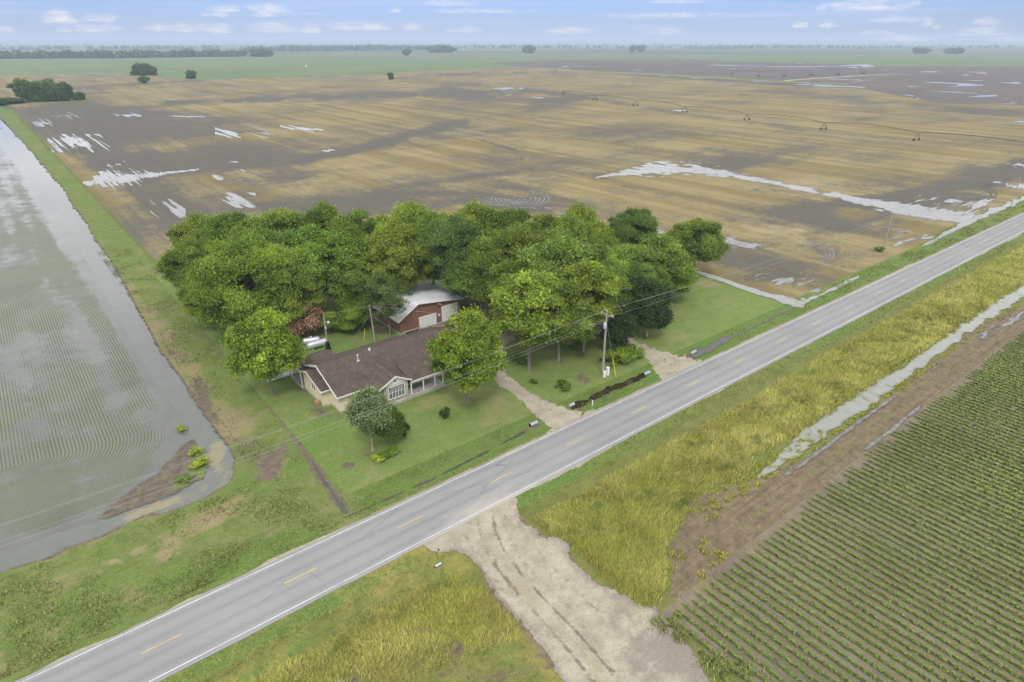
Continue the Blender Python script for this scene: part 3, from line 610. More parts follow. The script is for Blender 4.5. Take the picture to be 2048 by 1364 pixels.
# ------------------------------------------------------------------ banks and verges on the house side of the road
def w2p(pts): return [tuple(float(v) for v in PJ(np.float64(x), np.float64(y))) for x, y in pts]
DITCH_X = [(20.3, 54.7), (20.7, 62.4), (21.3, 69.9), (22.1, 81.9), (21.8, 97.9), (21.9, 118.1), (22.6, 133.1), (22.9, 160)]
def bank_attrs(PX, PY, X, Y):
    n = fbm(X * .09, Y * .09, 21, 4) - .5; n2 = fbm(X * .3, Y * .3, 22, 3) - .5
    lush = .18 + n * 1.1 + .12 * sst(Y, 130, 200) + ell(PX, PY, [(560, 1080, 170, 40, -25, .5), (360, 1160, 170, 36, -25, .45), (120, 1240, 170, 50, -22, .45), (470, 900, 30, 30, 0, .3), (480, 970, 60, 20, -30, .3), (265, 1045, 40, 12, -25, .7)])
    dry = .30 + n2 * .9 + .55 * sst(X, 18.6, 15.6) * sst(Y, 74, 82) * sst(Y, 175, 130) + ell(PX, PY, [(430, 1035, 90, 20, -30, .6), (300, 1090, 120, 16, -20, .45), (150, 1150, 150, 16, -18, .4), (550, 930, 60, 40, -50, .35), (470, 850, 60, 50, 0, .3), (330, 1110, 26, 10, -20, .5), (232, 1124, 16, 6, 0, .9)])
    bare = .13 + n2 * .7 + .25 * sst(X, 20, 15) * sst(Y, 66, 72) * sst(Y, 190, 120) + ell(PX, PY, [(540, 940, 40, 34, -60, .75), (560, 905, 30, 20, -30, .5), (400, 790, 40, 26, 50, .55), (430, 840, 34, 22, 50, .5), (350, 700, 40, 22, 60, .35), (240, 1128, 60, 8, -20, .3), (500, 890, 30, 20, 0, .35), (330, 600, 30, 30, 60, .25), (430, 1030, 60, 10, -35, .35)])
    dd, _ = seg_dist(X, Y, DITCH_X); bare += .62 * sst(dd / .8, 1.3, .3) * sst(Y, 52, 58)
    cd, _ = seg_dist(PX, PY, CANAL_R); bare += .7 * sst(cd, 7, 2)
    return dict(lush=lush, dry=dry, bare=bare)
LEFT = CANAL_R[:-2] + [(-160, 1200), (-420, 1310), (-420, 1420), (-200, 1480)] + w2p([(-11, 51.8), (22.2, 51.8), (22.2, 70), (22.9, 86), (22.5, 118), (23.3, 133), (23.6, 170), (23.6, 400), (23.6, 640)])
px_sheet('grass_bank', LEFT, M['verge'], 0.008, (2.0, 1.6), 5.0, 1.1, bank_attrs)
def verge_attrs(PX, PY, X, Y):
    n = fbm(X * .06, Y * .15, 24, 4) - .5
    lush = .55 + n * .8 - .2 * sst(X, 150, 250); dry = .08 + .85 * sst(Y, 52.9, 52.0) + .5 * sst(X, 110, 130) * sst(Y, 55.0, 56.5) * (fbm(X * .1, Y * .2, 8, 3)) - n * .4
    bare = .55 * sst(Y, 52.4, 51.9) + .42 * sst(np.abs(Y - 54.7), .7, .2) * (.2 + fbm(X * .08, Y * .2, 25, 3)) + ell(PX, PY, [(620, 1040, 60, 16, -28, .3), (1065, 858, 26, 9, -25, .6), (1150, 822, 24, 6, -22, .5), (1300, 735, 22, 10, 0, .4), (1385, 712, 22, 6, 0, .5)])
    return dict(lush=lush, dry=dry, bare=bare)
px_sheet('grass_verge', w2p([(x, 51.8) for x in (22.0, 60, 120, 200, 320, 500, 900)]) + w2p([(x, 57.6) for x in (900, 500, 320, 200, 120, 60, 22.0)]), M['verge'], 0.004, (2.0, 1.2), 0.5, 0.5, verge_attrs)

# ------------------------------------------------------------------ the mown lot round the house
def lawn():
    X, Y = np.meshgrid(np.arange(21.6, 116.6, .6), np.arange(57.0, 152.0, .6)); PX, PY = PJ(X, Y)
    n = fbm(X * .06, Y * .06, 31, 4) - .5; n2 = fbm(X * .2, Y * .2, 32, 4) - .5
    lush = .24 + n * .8 + ell(PX, PY, [(620, 880, 60, 70, 50, .3), (700, 640, 80, 60, 0, .1), (1450, 640, 160, 30, 15, .15)])
    dry = .20 + n2 * .8 + ell(PX, PY, [(960, 800, 60, 30, 20, .3), (880, 800, 60, 20, -20, .3), (820, 900, 60, 20, -20, .3), (1010, 860, 60, 16, -20, .25), (980, 840, 60, 20, 0, .2), (1380, 680, 60, 14, 10, .35), (1180, 770, 60, 14, -10, .25), (1410, 565, 40, 10, 20, .8), (760, 950, 60, 20, 0, .2), (1330, 640, 60, 20, 0, .1)])
    bare = ell(PX, PY, [(1164, 757, 16, 13, 0, 1.1), (696, 933, 18, 9, -8, 1.1), (735, 905, 22, 12, 0, .8), (790, 880, 40, 14, 10, .35), (640, 820, 40, 12, 35, .75), (680, 832, 26, 8, 20, .5), (604, 780, 16, 20, 40, .7), (930, 815, 20, 7, 0, .5), (1117, 720, 26, 8, 0, .7), (820, 640, 60, 14, -15, .7), (760, 660, 30, 16, 0, .6), (880, 655, 70, 14, -12, .8), (1166, 706, 14, 7, 0, .6), (1293, 675, 12, 5, 0, .7),
                        (700, 600, 60, 5, -8, .5), (930, 610, 60, 16, 0, .6), (1000, 640, 50, 20, 0, .6), (560, 795, 18, 9, 0, .5), (1240, 700, 30, 8, 20, .3), (1420, 572, 34, 8, 18, .5), (640, 672, 26, 7, 0, .35)])
    sh = sst(Y, 84, 96) * sst(X, 112, 100); bare += .18 * sh * (n2 + .7); dry += .10 * sh
    # mowing line along the small cross ditch
    dd, _ = seg_dist(PX, PY, [(640, 628), (600, 640), (720, 612), (760, 600)]); bare += .6 * sst(dd, 4, 1)
    structure('lawn', masked_grid(X, Y, 0.012, np.ones(X.shape, bool), dict(lush=lush, dry=dry, bare=bare)), M['turf'])
lawn()
# ditch water beside the road and along the lot
puddle('ditch_water', P_line([(690, 1024), (665, 985), (640, 950), (615, 905), (600, 885)], [4.5, 3, 2.2, 1.6, 1], 1.6, .6, .6), (580, 870, 715, 1040), .02, (.8, .8), 'pond')
puddle('ditch_water', P_line([(690, 1034), (780, 995), (880, 950), (970, 905), (1050, 862)], [.7, .9, 2.2, 1.8, 1.4], 2.0, .5, .6), (680, 850, 1060, 1045), .02, (.8, .6), 'pond')
puddle('ditch_water', P_line([(1146, 812), (1180, 799), (1220, 779), (1260, 763), (1290, 749)], [6, 6, 6.5, 6.5, 6], .9, .5, .6), (1135, 738, 1300, 825), .02, (.7, .6), 'ditch')
puddle('ditch_water', P_line([(1388, 706), (1410, 699), (1450, 680), (1500, 657), (1560, 627), (1600, 607)], [9, 8, 2.5, 2, 1.6, 2.5], .7, .5, .5), (1380, 600, 1610, 716), .02, (.7, .5), 'pond')
puddle('ditch_water', P_line([(1385, 541), (1440, 558), (1520, 586), (1570, 600), (1604, 608)], [3, 4, 4.5, 5, 9], .5, .6, .5), (1375, 532, 1620, 618), .022, (.7, .5), 'pale')
puddle('ditch_water', P_line([(1600, 607), (1640, 590), (1680, 571), (1716, 553)], [6, 3.5, 3.5, 2.5], 1.0, .4, .5), (1595, 545, 1725, 614), .016, (.7, .5), 'pale')
puddle('ditch_water', P_line([(1845, 492), (1880, 474), (1930, 448), (1980, 425), (2035, 402), (2100, 372)], [2, 3.5, 4.5, 5, 3.5, 2], 1.2, .25, .5), (1840, 365, 2110, 500), .016, (.7, .5), 'water')

# ------------------------------------------------------------------ gravel
def drive_attrs(PX, PY, X, Y):
    rut = line(PX, PY, [(1100, 820), (1060, 800), (1020, 772), (1003, 752)], 5, .45) + line(PX, PY, [(1310, 728), (1280, 706), (1250, 690)], 6, .4)
    mud = .6 * sst(Y, 68, 76) + ell(PX, PY, [(1160, 820, 30, 8, -20, .4), (1310, 750, 20, 10, 0, .4)])
    return dict(rut=rut + .1, mud=mud, sand=0 * PX)
DRA = [(1098, 862), (1101, 855), (1069, 830), (1046, 804), (1022, 786), (999, 772), (985, 752), (984, 700), (992, 678), (1020, 655), (1090, 640), (1180, 645), (1230, 664), (1262, 676), (1289, 690), (1318, 701), (1362, 712), (1402, 721), (1392, 735), (1335, 764), (1160, 845), (1150, 835), (1201, 816), (1262, 790), (1325, 760), (1306, 740), (1301, 726), (1277, 705), (1239, 686), (1190, 668), (1100, 662), (1040, 672), (1014, 690), (1004, 720), (1013, 748), (1031, 763), (1054, 780), (1084, 798), (1113, 808), (1140, 818), (1170, 821), (1160, 850)]
px_sheet('gravel_drive', [(1094, 866), (1101, 855), (1069, 830), (1046, 804), (1022, 786), (999, 772), (985, 752), (984, 700), (992, 678), (1020, 655), (1090, 640), (1180, 645), (1230, 664), (1262, 676), (1289, 690), (1318, 701), (1362, 712), (1406, 720), (1396, 736), (1300, 782), (1160, 850), (1170, 822), (1201, 816), (1262, 791), (1325, 760), (1306, 740), (1301, 726), (1277, 705), (1239, 686), (1190, 668), (1100, 662), (1040, 672), (1014, 690), (1004, 720), (1013, 748), (1031, 763), (1054, 780), (1084, 798), (1113, 808), (1140, 818), (1166, 822), (1156, 846)], M['gravel'], 0.02, (1.0, .8), 5.0, 1.8, drive_attrs)
px_sheet('gravel_drive', [(985, 680), (975, 655), (930, 640), (860, 650), (880, 668), (960, 676), (1000, 690)], M['gravel'], 0.024, (1.5, 1.2), 4, .6, lambda PX, PY, X, Y: dict(rut=.3 + 0 * PX, mud=.9 + 0 * PX, sand=0 * PX))
# ------------------------------------------------------------------ road: slab, edge lines, centre dashes
def road_strip(name, y0, y1, z, mat, x0=-160.0, x1=7000.0, parent=None, attrs=None, step=None):
    xs = np.concatenate([np.arange(x0, 400, 4.0), np.arange(400, x1 + 1, 100.0)])
    ny = max(2, int((y1 - y0) / (step or 99)) + 2); X, Y = np.meshgrid(xs, np.linspace(y0, y1, ny))
    at = attrs(X, Y) if attrs else None
    return masked_grid(X, Y, z, np.ones(X.shape, bool), at, smooth=False)
def edge_wobble(y0, y1):
    xs = np.concatenate([np.arange(-160, 330, .8), np.arange(330, 7001, 60.0)])
    ys = np.linspace(0, 1, 22); X, T = np.meshgrid(xs, ys)
    lo = y0 + .28 * (fbm(X * .35, X * 0, 41, 4) - .5); hi = y1 + .28 * (fbm(X * .35, X * 0, 42, 4) - .5)
    Y = lo + (hi - lo) * T
    Z = 0.05 + 0.10 * (1 - np.abs(T - .5) * 2)
    dust = .34 * sst(np.abs(Y - 48.4), 3.15, 3.6) + .55 * np.exp(-((X - 31) / 9) ** 2) * sst(Y, 49, 45) + .3 * np.exp(-((X - 50) / 10) ** 2) * sst(Y, 50, 52) + .3 * np.exp(-((X - 85) / 8) ** 2) * sst(Y, 50, 52) + .25 * np.exp(-((X - 38) / 14) ** 2)
    return masked_grid(X, Y, Z, np.ones(X.shape, bool), dict(dust=dust))
road = structure('road', edge_wobble(44.7, 52.0), M['asphalt'])
def rz(y): return 0.05 + 0.10 * (1 - abs((y - 44.7) / 7.3 - .5) * 2)
for y in (45.2, 51.58):
    o = link_mesh('edge_line', road_strip('edge_line', y - .05, y + .05, rz(y) + .012, None), M['white_paint'], road)
dash0 = None
for k in range(-8, 46):
    x = -1.09 + 12.19 * k
    if dash0 is None:
        X, Y = np.meshgrid(np.linspace(0, 3.2, 5), np.linspace(-.065, .065, 2))
        dash0 = link_mesh('centre_dash', masked_grid(X, Y, 0.0, np.ones(X.shape, bool)), M['yellow_paint'], road, (x, 48.40, rz(48.4) + .006)); o = dash0
    else:
        o = dash0.copy(); COL.objects.link(o); o.parent = road; o.location = (x, 48.40, rz(48.4) + .006)
def shoulder(y0, y1, seed):
    xs = np.concatenate([np.arange(-160, 300, .5), np.arange(300, 900, 10.0)]); X, T = np.meshgrid(xs, np.linspace(0, 1, 5))
    wob = (fbm(X * .12, X * 0, seed, 4) - .62) * 2.2
    hi = y1 + np.where(y1 > y0, 1, -1) * np.maximum(wob, -.3)
    return masked_grid(X, y0 + (hi - y0) * T, .03 - .02 * T, np.ones(X.shape, bool), dict(rut=.25 + 0 * X, mud=.2 + 0 * X, sand=.4 + 0 * X))
structure('gravel_shoulder', shoulder(51.6, 52.12, 51), M['gravel']); structure('gravel_shoulder', shoulder(45.2, 44.66, 52), M['gravel'])

# ------------------------------------------------------------------ camera side of the road
SOIL_PX = [(1500, 962), (1430, 978), (1377, 1000), (1360, 1053), (1338, 1090), (1342, 1140), (1335, 1190), (1385, 1230), (1450, 1140), (1700, 930), (2100, 680), (2300, 560), (2300, 470), (2060, 600), (1960, 650), (1830, 748), (1740, 820), (1640, 905)]
def tall_density(X, Y):
    """how much tall straw coloured grass grows at a place on this side of the road"""
    PX, PY = PJ(X, Y); w = (fbm(X * .12, Y * .12, 61, 3) - .5) * 2
    r = sst(Y, 41.0 + .5 * w, 39.6 + .5 * w) * sst(Y, 31.2 + .8 * w, 32.6 + .8 * w) * sst(X, 61, 64)
    r = np.maximum(r, sst(Y, 41.0 + .4 * w, 39.8 + .4 * w) * sst(poly_sd(PX, PY, SOIL_PX) + 14 * w, 4, -12) * sst(X, 35.5 + w, 37 + w) * sst(X, 64, 61) * sst(Y, 24.5 + np.clip((X - 38) * .35, 0, 6), 26.5 + np.clip((X - 38) * .35, 0, 6)))
    l = sst(X, 25.6 + .5 * w, 24.2 + .5 * w) * sst(Y, 40.2 + w, 38.8 + w) * sst(Y - .28 * (20 - X), 30.0 + 1.5 * w, 33.5 + 1.5 * w)
    hole = ell(PX, PY, [(840, 1262, 40, 18, 0, .9), (905, 1290, 30, 24, 60, .9), (690, 1372, 90, 24, -20, .9), (880, 1350, 200, 50, 0, .75), (620, 1330, 50, 20, -20, .6)])
    return np.maximum(r, l) * np.clip(1 - hole, 0, 1)
GRC = [(862, 1100)] + w2p([(24.2, 45.2), (30, 45.2), (36.6, 45.2)]) + [ (1034, 1020), (1045, 1045), (1085, 1070), (1140, 1085), (1135, 1108), (1160, 1140), (1195, 1165), (1260, 1195), (1310, 1215), (1350, 1260), (1395, 1320), (1440, 1400), (1560, 1620), (1340, 1620), (1150, 1400), (1080, 1290), (1040, 1240), (1000, 1205), (968, 1150), (945, 1118), (915, 1102)]
def right_attrs(PX, PY, X, Y):
    n = fbm(X * .08, Y * .16, 62, 4) - .5; n2 = fbm(X * .3, Y * .4, 63, 3) - .5; w = n * 2
    t = tall_density(X, Y)
    lush = sst(Y, 42.0, 43.4) * (.55 + n) * (1 - .65 * sst(X, 62, 72) * sst(X, 95, 85)) + .55 * np.exp(-((X - 39) / 9) ** 2) * sst(Y, 42, 43.5) + ell(PX, PY, [(600, 1290, 60, 18, -35, .8), (520, 1350, 90, 18, -20, .9), (960, 1260, 40, 50, 50, .5), (1010, 1300, 60, 40, 50, .5), (900, 1130, 60, 24, -10, .35)])
    dry = .75 * t + n2 * .5 + .4 * sst(X, 60, 70) * sst(X, 130, 100) * sst(Y, 42, 44) + sst(X, 27, 24) * .45 + .55 * sst(Y, 45.0 - .5, 45.0)
    bare = .55 * np.exp(-((Y - 41.4 - .4 * w) / .45) ** 2) * (X > 34) * (.45 + fbm(X * .05, Y * .1, 5, 3) * .7) + .75 * sst(np.abs(Y - 31.9), .9, .3) * sst(X, 62, 70) * (fbm(X * .09, Y * .3, 66, 3) * 1.4)
    sp = poly_sd(PX, PY, SOIL_PX); soilm = sst(sp + 10 * n2, -8, 8)
    weeds = .6 * np.exp(-((Y - 25.9) / .45) ** 2) + .5 * np.exp(-((Y - 28.7) / .35) ** 2) + ell(PX, PY, [(1440, 1000, 50, 12, -40, .9), (1460, 985, 30, 12, 0, .5)])
    bare = bare + soilm * (1.15 - .0 * n); dry = dry + soilm * weeds * .3
    bare = bare - soilm * weeds * (.55 + n2 * 1.6) * 1.0
    bare += ell(PX, PY, [(840, 1262, 36, 16, 0, .8), (905, 1290, 26, 20, 60, .9), (690, 1372, 70, 14, -20, .9), (650, 1345, 40, 16, -10, .6), (1000, 1180, 30, 60, -10, .7), (1060, 1290, 60, 20, 55, .6), (880, 1330, 170, 46, 0, .5), (1010, 1340, 60, 40, 0, .3), (1170, 1380, 60, 40, 0, .4), (1540, 955, 60, 10, -38, .3), (1380, 1260, 30, 60, -30, .35)])
    gd = poly_sd(PX, PY, GRC); bare += .75 * sst(gd, -16, 4); dry += .3 * sst(gd, -40, -8)
    lush += ell(PX, PY, [(1355, 1100, 26, 40, 0, .6), (1410, 1250, 26, 50, -35, .7), (1460, 1320, 40, 40, 0, .7), (1330, 1170, 20, 20, 0, .6), (1390, 990, 20, 14, 0, .4)])
    bare -= ell(PX, PY, [(1408, 1240, 22, 46, -30, .9), (1450, 1320, 40, 34, 0, .9)])
    return dict(lush=lush, dry=dry, bare=bare)
RIGHT = w2p([(-10, 45.3), (0, 45.3), (40, 45.3), (120, 45.3), (300, 45.3), (900, 45.3), (900, 23.6), (300, 23.6), (120, 23.6), (60, 23.6), (38.2, 23.0), (37.2, 18), (36.4, 10)]) + [(1800, 1620), (1800, 1800), (-500, 1800), (-500, 1560)]
px_sheet('rough_verge', RIGHT, M['rough'], 0.0, (2.5, 2.0), 0.6, 0.6, right_attrs)
def wheel(y0, wd, seed):
    return lambda px, py, X, Y: wd - np.abs(Y - y0 - .5 * (fbm(X * .06, X * 0, seed, 3) - .5)) + .35 * (fbm(X * .5, Y * 1.5, seed + 1, 3) - .5) - 1.0 * sst(fbm(X * .05, X * 0, seed + 2, 3), .40, .62) + .5 * (fbm(X * .9, Y * .9, seed + 5, 3) - .5)
puddle('ditch_water', P_line(w2p([(61, 29.6), (66, 29.7), (74, 30.3), (84, 30.2), (95, 30.1), (108, 30.2), (120, 30.3), (135, 30.5), (150, 30.6), (175, 30.6), (260, 30.6)]), [3, 13, 16, 15, 13, 11, 10, 12, 12, 11, 9, 7], .55, .6, .6), (1420, 380, 2400, 1000), .016, (1.6, 1.0), 'pale')
puddle('wheel_track', wheel(27.7, .22, 71), (1480, 640, 1900, 950), .012, (1.2, .8), 'water')
puddle('wheel_track', wheel(24.3, .26, 72), (1560, 520, 2200, 940), .016, (1.2, .8), 'water')
puddle('puddle', lambda px, py, X, Y: ell(px, py, [(1995, 650, 40, 12, -30, .8), (2030, 640, 30, 8, -35, .7)]) - .5 + 1.6 * (fbm(X * .15, Y * 1.2, 8, 3) - .5), (1930, 620, 2070, 690), .012, (1, .7), 'water')
def gr_attrs(PX, PY, X, Y):
    rut = line(PX, PY, [(985, 1020), (990, 1060), (1010, 1105), (1045, 1150), (1090, 1200), (1150, 1260), (1220, 1340), (1300, 1440)], 5, .85) + line(PX, PY, [(955, 1040), (965, 1085), (980, 1120), (996, 1140), (1040, 1190), (1100, 1255), (1170, 1340), (1250, 1440)], 5, .5) + line(PX, PY, [(970, 1080), (1000, 1140), (1040, 1200), (1100, 1260), (1160, 1330), (1240, 1440)], 6, .45) + .15 + line(PX, PY, [(1290, 1340), (1220, 1240), (1160, 1190)], 6, .4) + line(PX, PY, [(1010, 1015), (1012, 1060), (1035, 1105), (1070, 1150), (1130, 1205), (1200, 1290), (1280, 1400)], 8, .4) + line(PX, PY, [(930, 1070), (960, 1110), (990, 1160), (1030, 1215), (1090, 1290), (1160, 1390)], 7, .45) + line(PX, PY, [(1035, 1020), (1045, 1060), (1075, 1100), (1120, 1150), (1190, 1220)], 7, .35)
    mud = .75 * sst(poly_sd(PX, PY, GRC), 24, 2) * sst(Y, 44, 42) + ell(PX, PY, [(1300, 1290, 80, 70, 45, 1.0), (1390, 1400, 100, 80, 45, 1.0), (1240, 1220, 50, 26, 30, .5), (985, 1190, 16, 60, -35, .9), (1150, 1250, 50, 12, 45, .4), (1030, 1240, 30, 20, 0, .5)])
    sand = ell(PX, PY, [(1040, 1180, 14, 34, -40, .8), (1080, 1225, 12, 34, -42, .9), (1185, 1330, 14, 50, -40, .9), (1120, 1280, 12, 40, -42, .6), (1020, 1150, 20, 10, 0, .4)])
    sand = sand + .22 + .9 * (fbm(X * .25, Y * .06, 77, 4) - .5)
    return dict(rut=rut, mud=mud, sand=sand)
px_sheet('gravel_drive', GRC, M['gravel'], 0.02, (1.0, .8), 9.0, 1.8, gr_attrs)

# soybean field: bare loam between the drilled rows
ROW0, ROWS = 36.62, 1.02
def m_loam():
    m, w, b, o = new_mat('loam'); p = w.pos(); x, y, z = w.sep(p)
    n = w.noise(p, .12, 5, .6, dist=.4); n2 = w.noise(p, 1.4, 5, .7); st = w.noise(p, 1.0, 3, .6, (2.2, .08, 1)); yl = w.noise(p, 1.0, 4, .6, (.25, .05, 1))
    c = w.mix(w.ss(n, .3, .7), (.150, .120, .080), (.205, .170, .120)); c = w.mix(w.mul(w.ss(st, .5, .75), .6), c, (.27, .235, .19))
    c = w.mix(w.mul(w.ss(w.add(w.mul(yl, .6), w.mul(n2, .4)), .52, .66), .55), c, (.24, .20, .045))
    c = w.mix(w.mul(w.ss(w.noise(p, 1.0, 3, .6, (.9, .035, 1)), .62, .70), .8), c, (.30, .30, .285))
    ph = w.mul(w.sub(x, ROW0), 2 * PI / ROWS); g = w.ss(w.math('COSINE', ph), .35, .9)
    far = w.ss(x, 150, 190)
    c = w.mix(w.mul(w.mul(g, w.add(.62, w.mul(far, .3))), w.ss(y, 23.8, 21.5)), c, (.105, .165, .045))
    c = w.scale_col(c, w.gray(n2, .65, 1.35))
    w.L.new(c, b.inputs['Base Color']); w.L.new(w.bump(n2, .5, .08), b.inputs['Normal']); b.inputs['Specular IOR Level'].default_value = .15
    return m
def soy_ground():
    xs = np.concatenate([np.arange(36.2, 200, 1.0), geo(200, 900, 2, 1.1)]); ys = np.concatenate([-geo(0, 260, 2, 1.12)[::-1], np.arange(1, 24.1, .75), [24.05]])
    X, Y = np.meshgrid(xs, ys); Xm = X + np.where(X < 36.9, .4 * (fbm(Y * .4, Y * 0, 5, 3) - .5), 0)
    structure('crop_field', masked_grid(Xm, Y, .004, np.ones(X.shape, bool)), m_loam())
soy_ground()

# ------------------------------------------------------------------ plants
def m_leaf(name, base, tip, trans=0.35, upn=False):
    """leaves: per-leaf and per-clump tints, some light passing through"""
    m = bpy.data.materials.new(name); m.use_nodes = True; m.node_tree.nodes.clear(); w = Nodes(m.node_tree)
    o = w.new('ShaderNodeOutputMaterial')
    c = w.mix(w.attr('tint'), base, tip)
    if name == 'tall_grass_blades':
        pw = w.pos(); c = w.mix(w.mul(w.ss(w.noise(pw, .16, 4, .6), .47, .68), .40), c, (0.34, 0.245, 0.075)); c = w.mix(w.mul(w.ss(w.noise(pw, .23, 4, .6, (1, 1.4, 1)), .54, .68), .7), c, (0.20, 0.26, 0.055))
    c = w.scale_col(c, w.new('ShaderNodeObjectInfo').outputs['Color'])
    c = w.scale_col(c, w.gray(w.attr('vary'), 0.42, 1.58))
    d = w.new('ShaderNodeBsdfPrincipled'); w.L.new(c, d.inputs['Base Color']); d.inputs['Roughness'].default_value = 0.62; d.inputs['Specular IOR Level'].default_value = 0.25
    if upn:
        nn = w.new('ShaderNodeVectorMath', operation='ADD'); w.put(nn.inputs[0], w.vmul(w.new('ShaderNodeNewGeometry').outputs['Normal'], .45)); nn.inputs[1].default_value = (0, 0, 1.6)
        nv = w.new('ShaderNodeVectorMath', operation='NORMALIZE'); w.L.new(nn.outputs[0], nv.inputs[0]); w.L.new(nv.outputs[0], d.inputs['Normal'])
    t = w.new('ShaderNodeBsdfTranslucent'); w.L.new(w.mix(1.0, c, (1.15, 1.2, 0.6), 'MULTIPLY'), t.inputs['Color'])
    mx = w.new('ShaderNodeMixShader'); mx.inputs[0].default_value = trans
    w.L.new(d.outputs[0], mx.inputs[1]); w.L.new(t.outputs[0], mx.inputs[2]); w.L.new(mx.outputs[0], o.inputs[0])
    return m
M['leaf'] = m_leaf('pecan_leaves', (0.100, 0.172, 0.027), (0.325, 0.425, 0.072), .48)
M['cedar'] = m_leaf('cedar_foliage', (0.026, 0.046, 0.012), (0.066, 0.098, 0.022), 0.2)
M['dead'] = m_leaf('dead_needles', (0.20, 0.125, 0.082), (0.38, 0.262, 0.175), 0.2)
M['silver'] = m_leaf('glossy_leaves', (0.055, 0.095, 0.032), (0.215, 0.265, 0.135), 0.2)
M['elm'] = m_leaf('elm_leaves', (0.066, 0.108, 0.026), (0.175, 0.24, 0.06), 0.3)
M['weed'] = m_leaf('weed_leaves', (0.26, 0.31, 0.045), (0.52, 0.50, 0.09), 0.3, True)
M['bark'] = simple_mat('bark', (0.20, 0.175, 0.145), 0.95, var=.25, scale=5, stretch=(1, 1, .25)); M['cedar_bark'] = simple_mat('cedar_bark', (0.36, 0.29, 0.22), 0.95, var=.25, scale=5, stretch=(1, 1, .2))

def tube(pts, rad, k=6):
    """tapered tube through points -> verts, quads"""
    pts = [np.array(p, float) for p in pts]; V = []; F = []
    for i, p in enumerate(pts):
        d = pts[min(i + 1, len(pts) - 1)] - pts[max(i - 1, 0)]; d /= (np.linalg.norm(d) + 1e-9)
        a = np.cross(d, [0.31, 0.95, 0.05]); a /= (np.linalg.norm(a) + 1e-9); b = np.cross(d, a)
        for j in range(k):
            t = 2 * PI * j / k; V.append(p + rad[i] * (a * math.cos(t) + b * math.sin(t)))
    for i in range(len(pts) - 1):
        for j in range(k): F.append((i * k + j, i * k + (j + 1) % k, (i + 1) * k + (j + 1) % k, (i + 1) * k + j))
    return np.array(V), np.array(F)
def join(parts):
    V = []; F = []; n = 0
    for v, f in parts: V.append(v); F.append(f + n); n += len(v)
    return np.concatenate(V), np.concatenate(F)
def leaves(C, Nn, size, r, droop=.0, aspect=2.0):
    """diamond leaf sprays at centres C facing roughly Nn"""
    n = len(C); rv = r.normal(size=(n, 3)); N2 = Nn * .75 + rv * .5; N2 /= np.linalg.norm(N2, axis=1, keepdims=True)
    a = np.cross(N2, r.normal(size=(n, 3))); a /= (np.linalg.norm(a, axis=1, keepdims=True) + 1e-9); b = np.cross(N2, a)
    s = size * r.uniform(.65, 1.4, (n, 1)); a = a * s * .5 * math.sqrt(aspect); b = b * s * .5 / math.sqrt(aspect) * 1.15
    a[:, 2] -= droop * s[:, 0]
    V = np.stack([C - a, C - b + N2 * s * .10, C + a, C + b + N2 * s * .10], 1).reshape(-1, 3)
    F = np.arange(4 * n).reshape(n, 4); return V, F
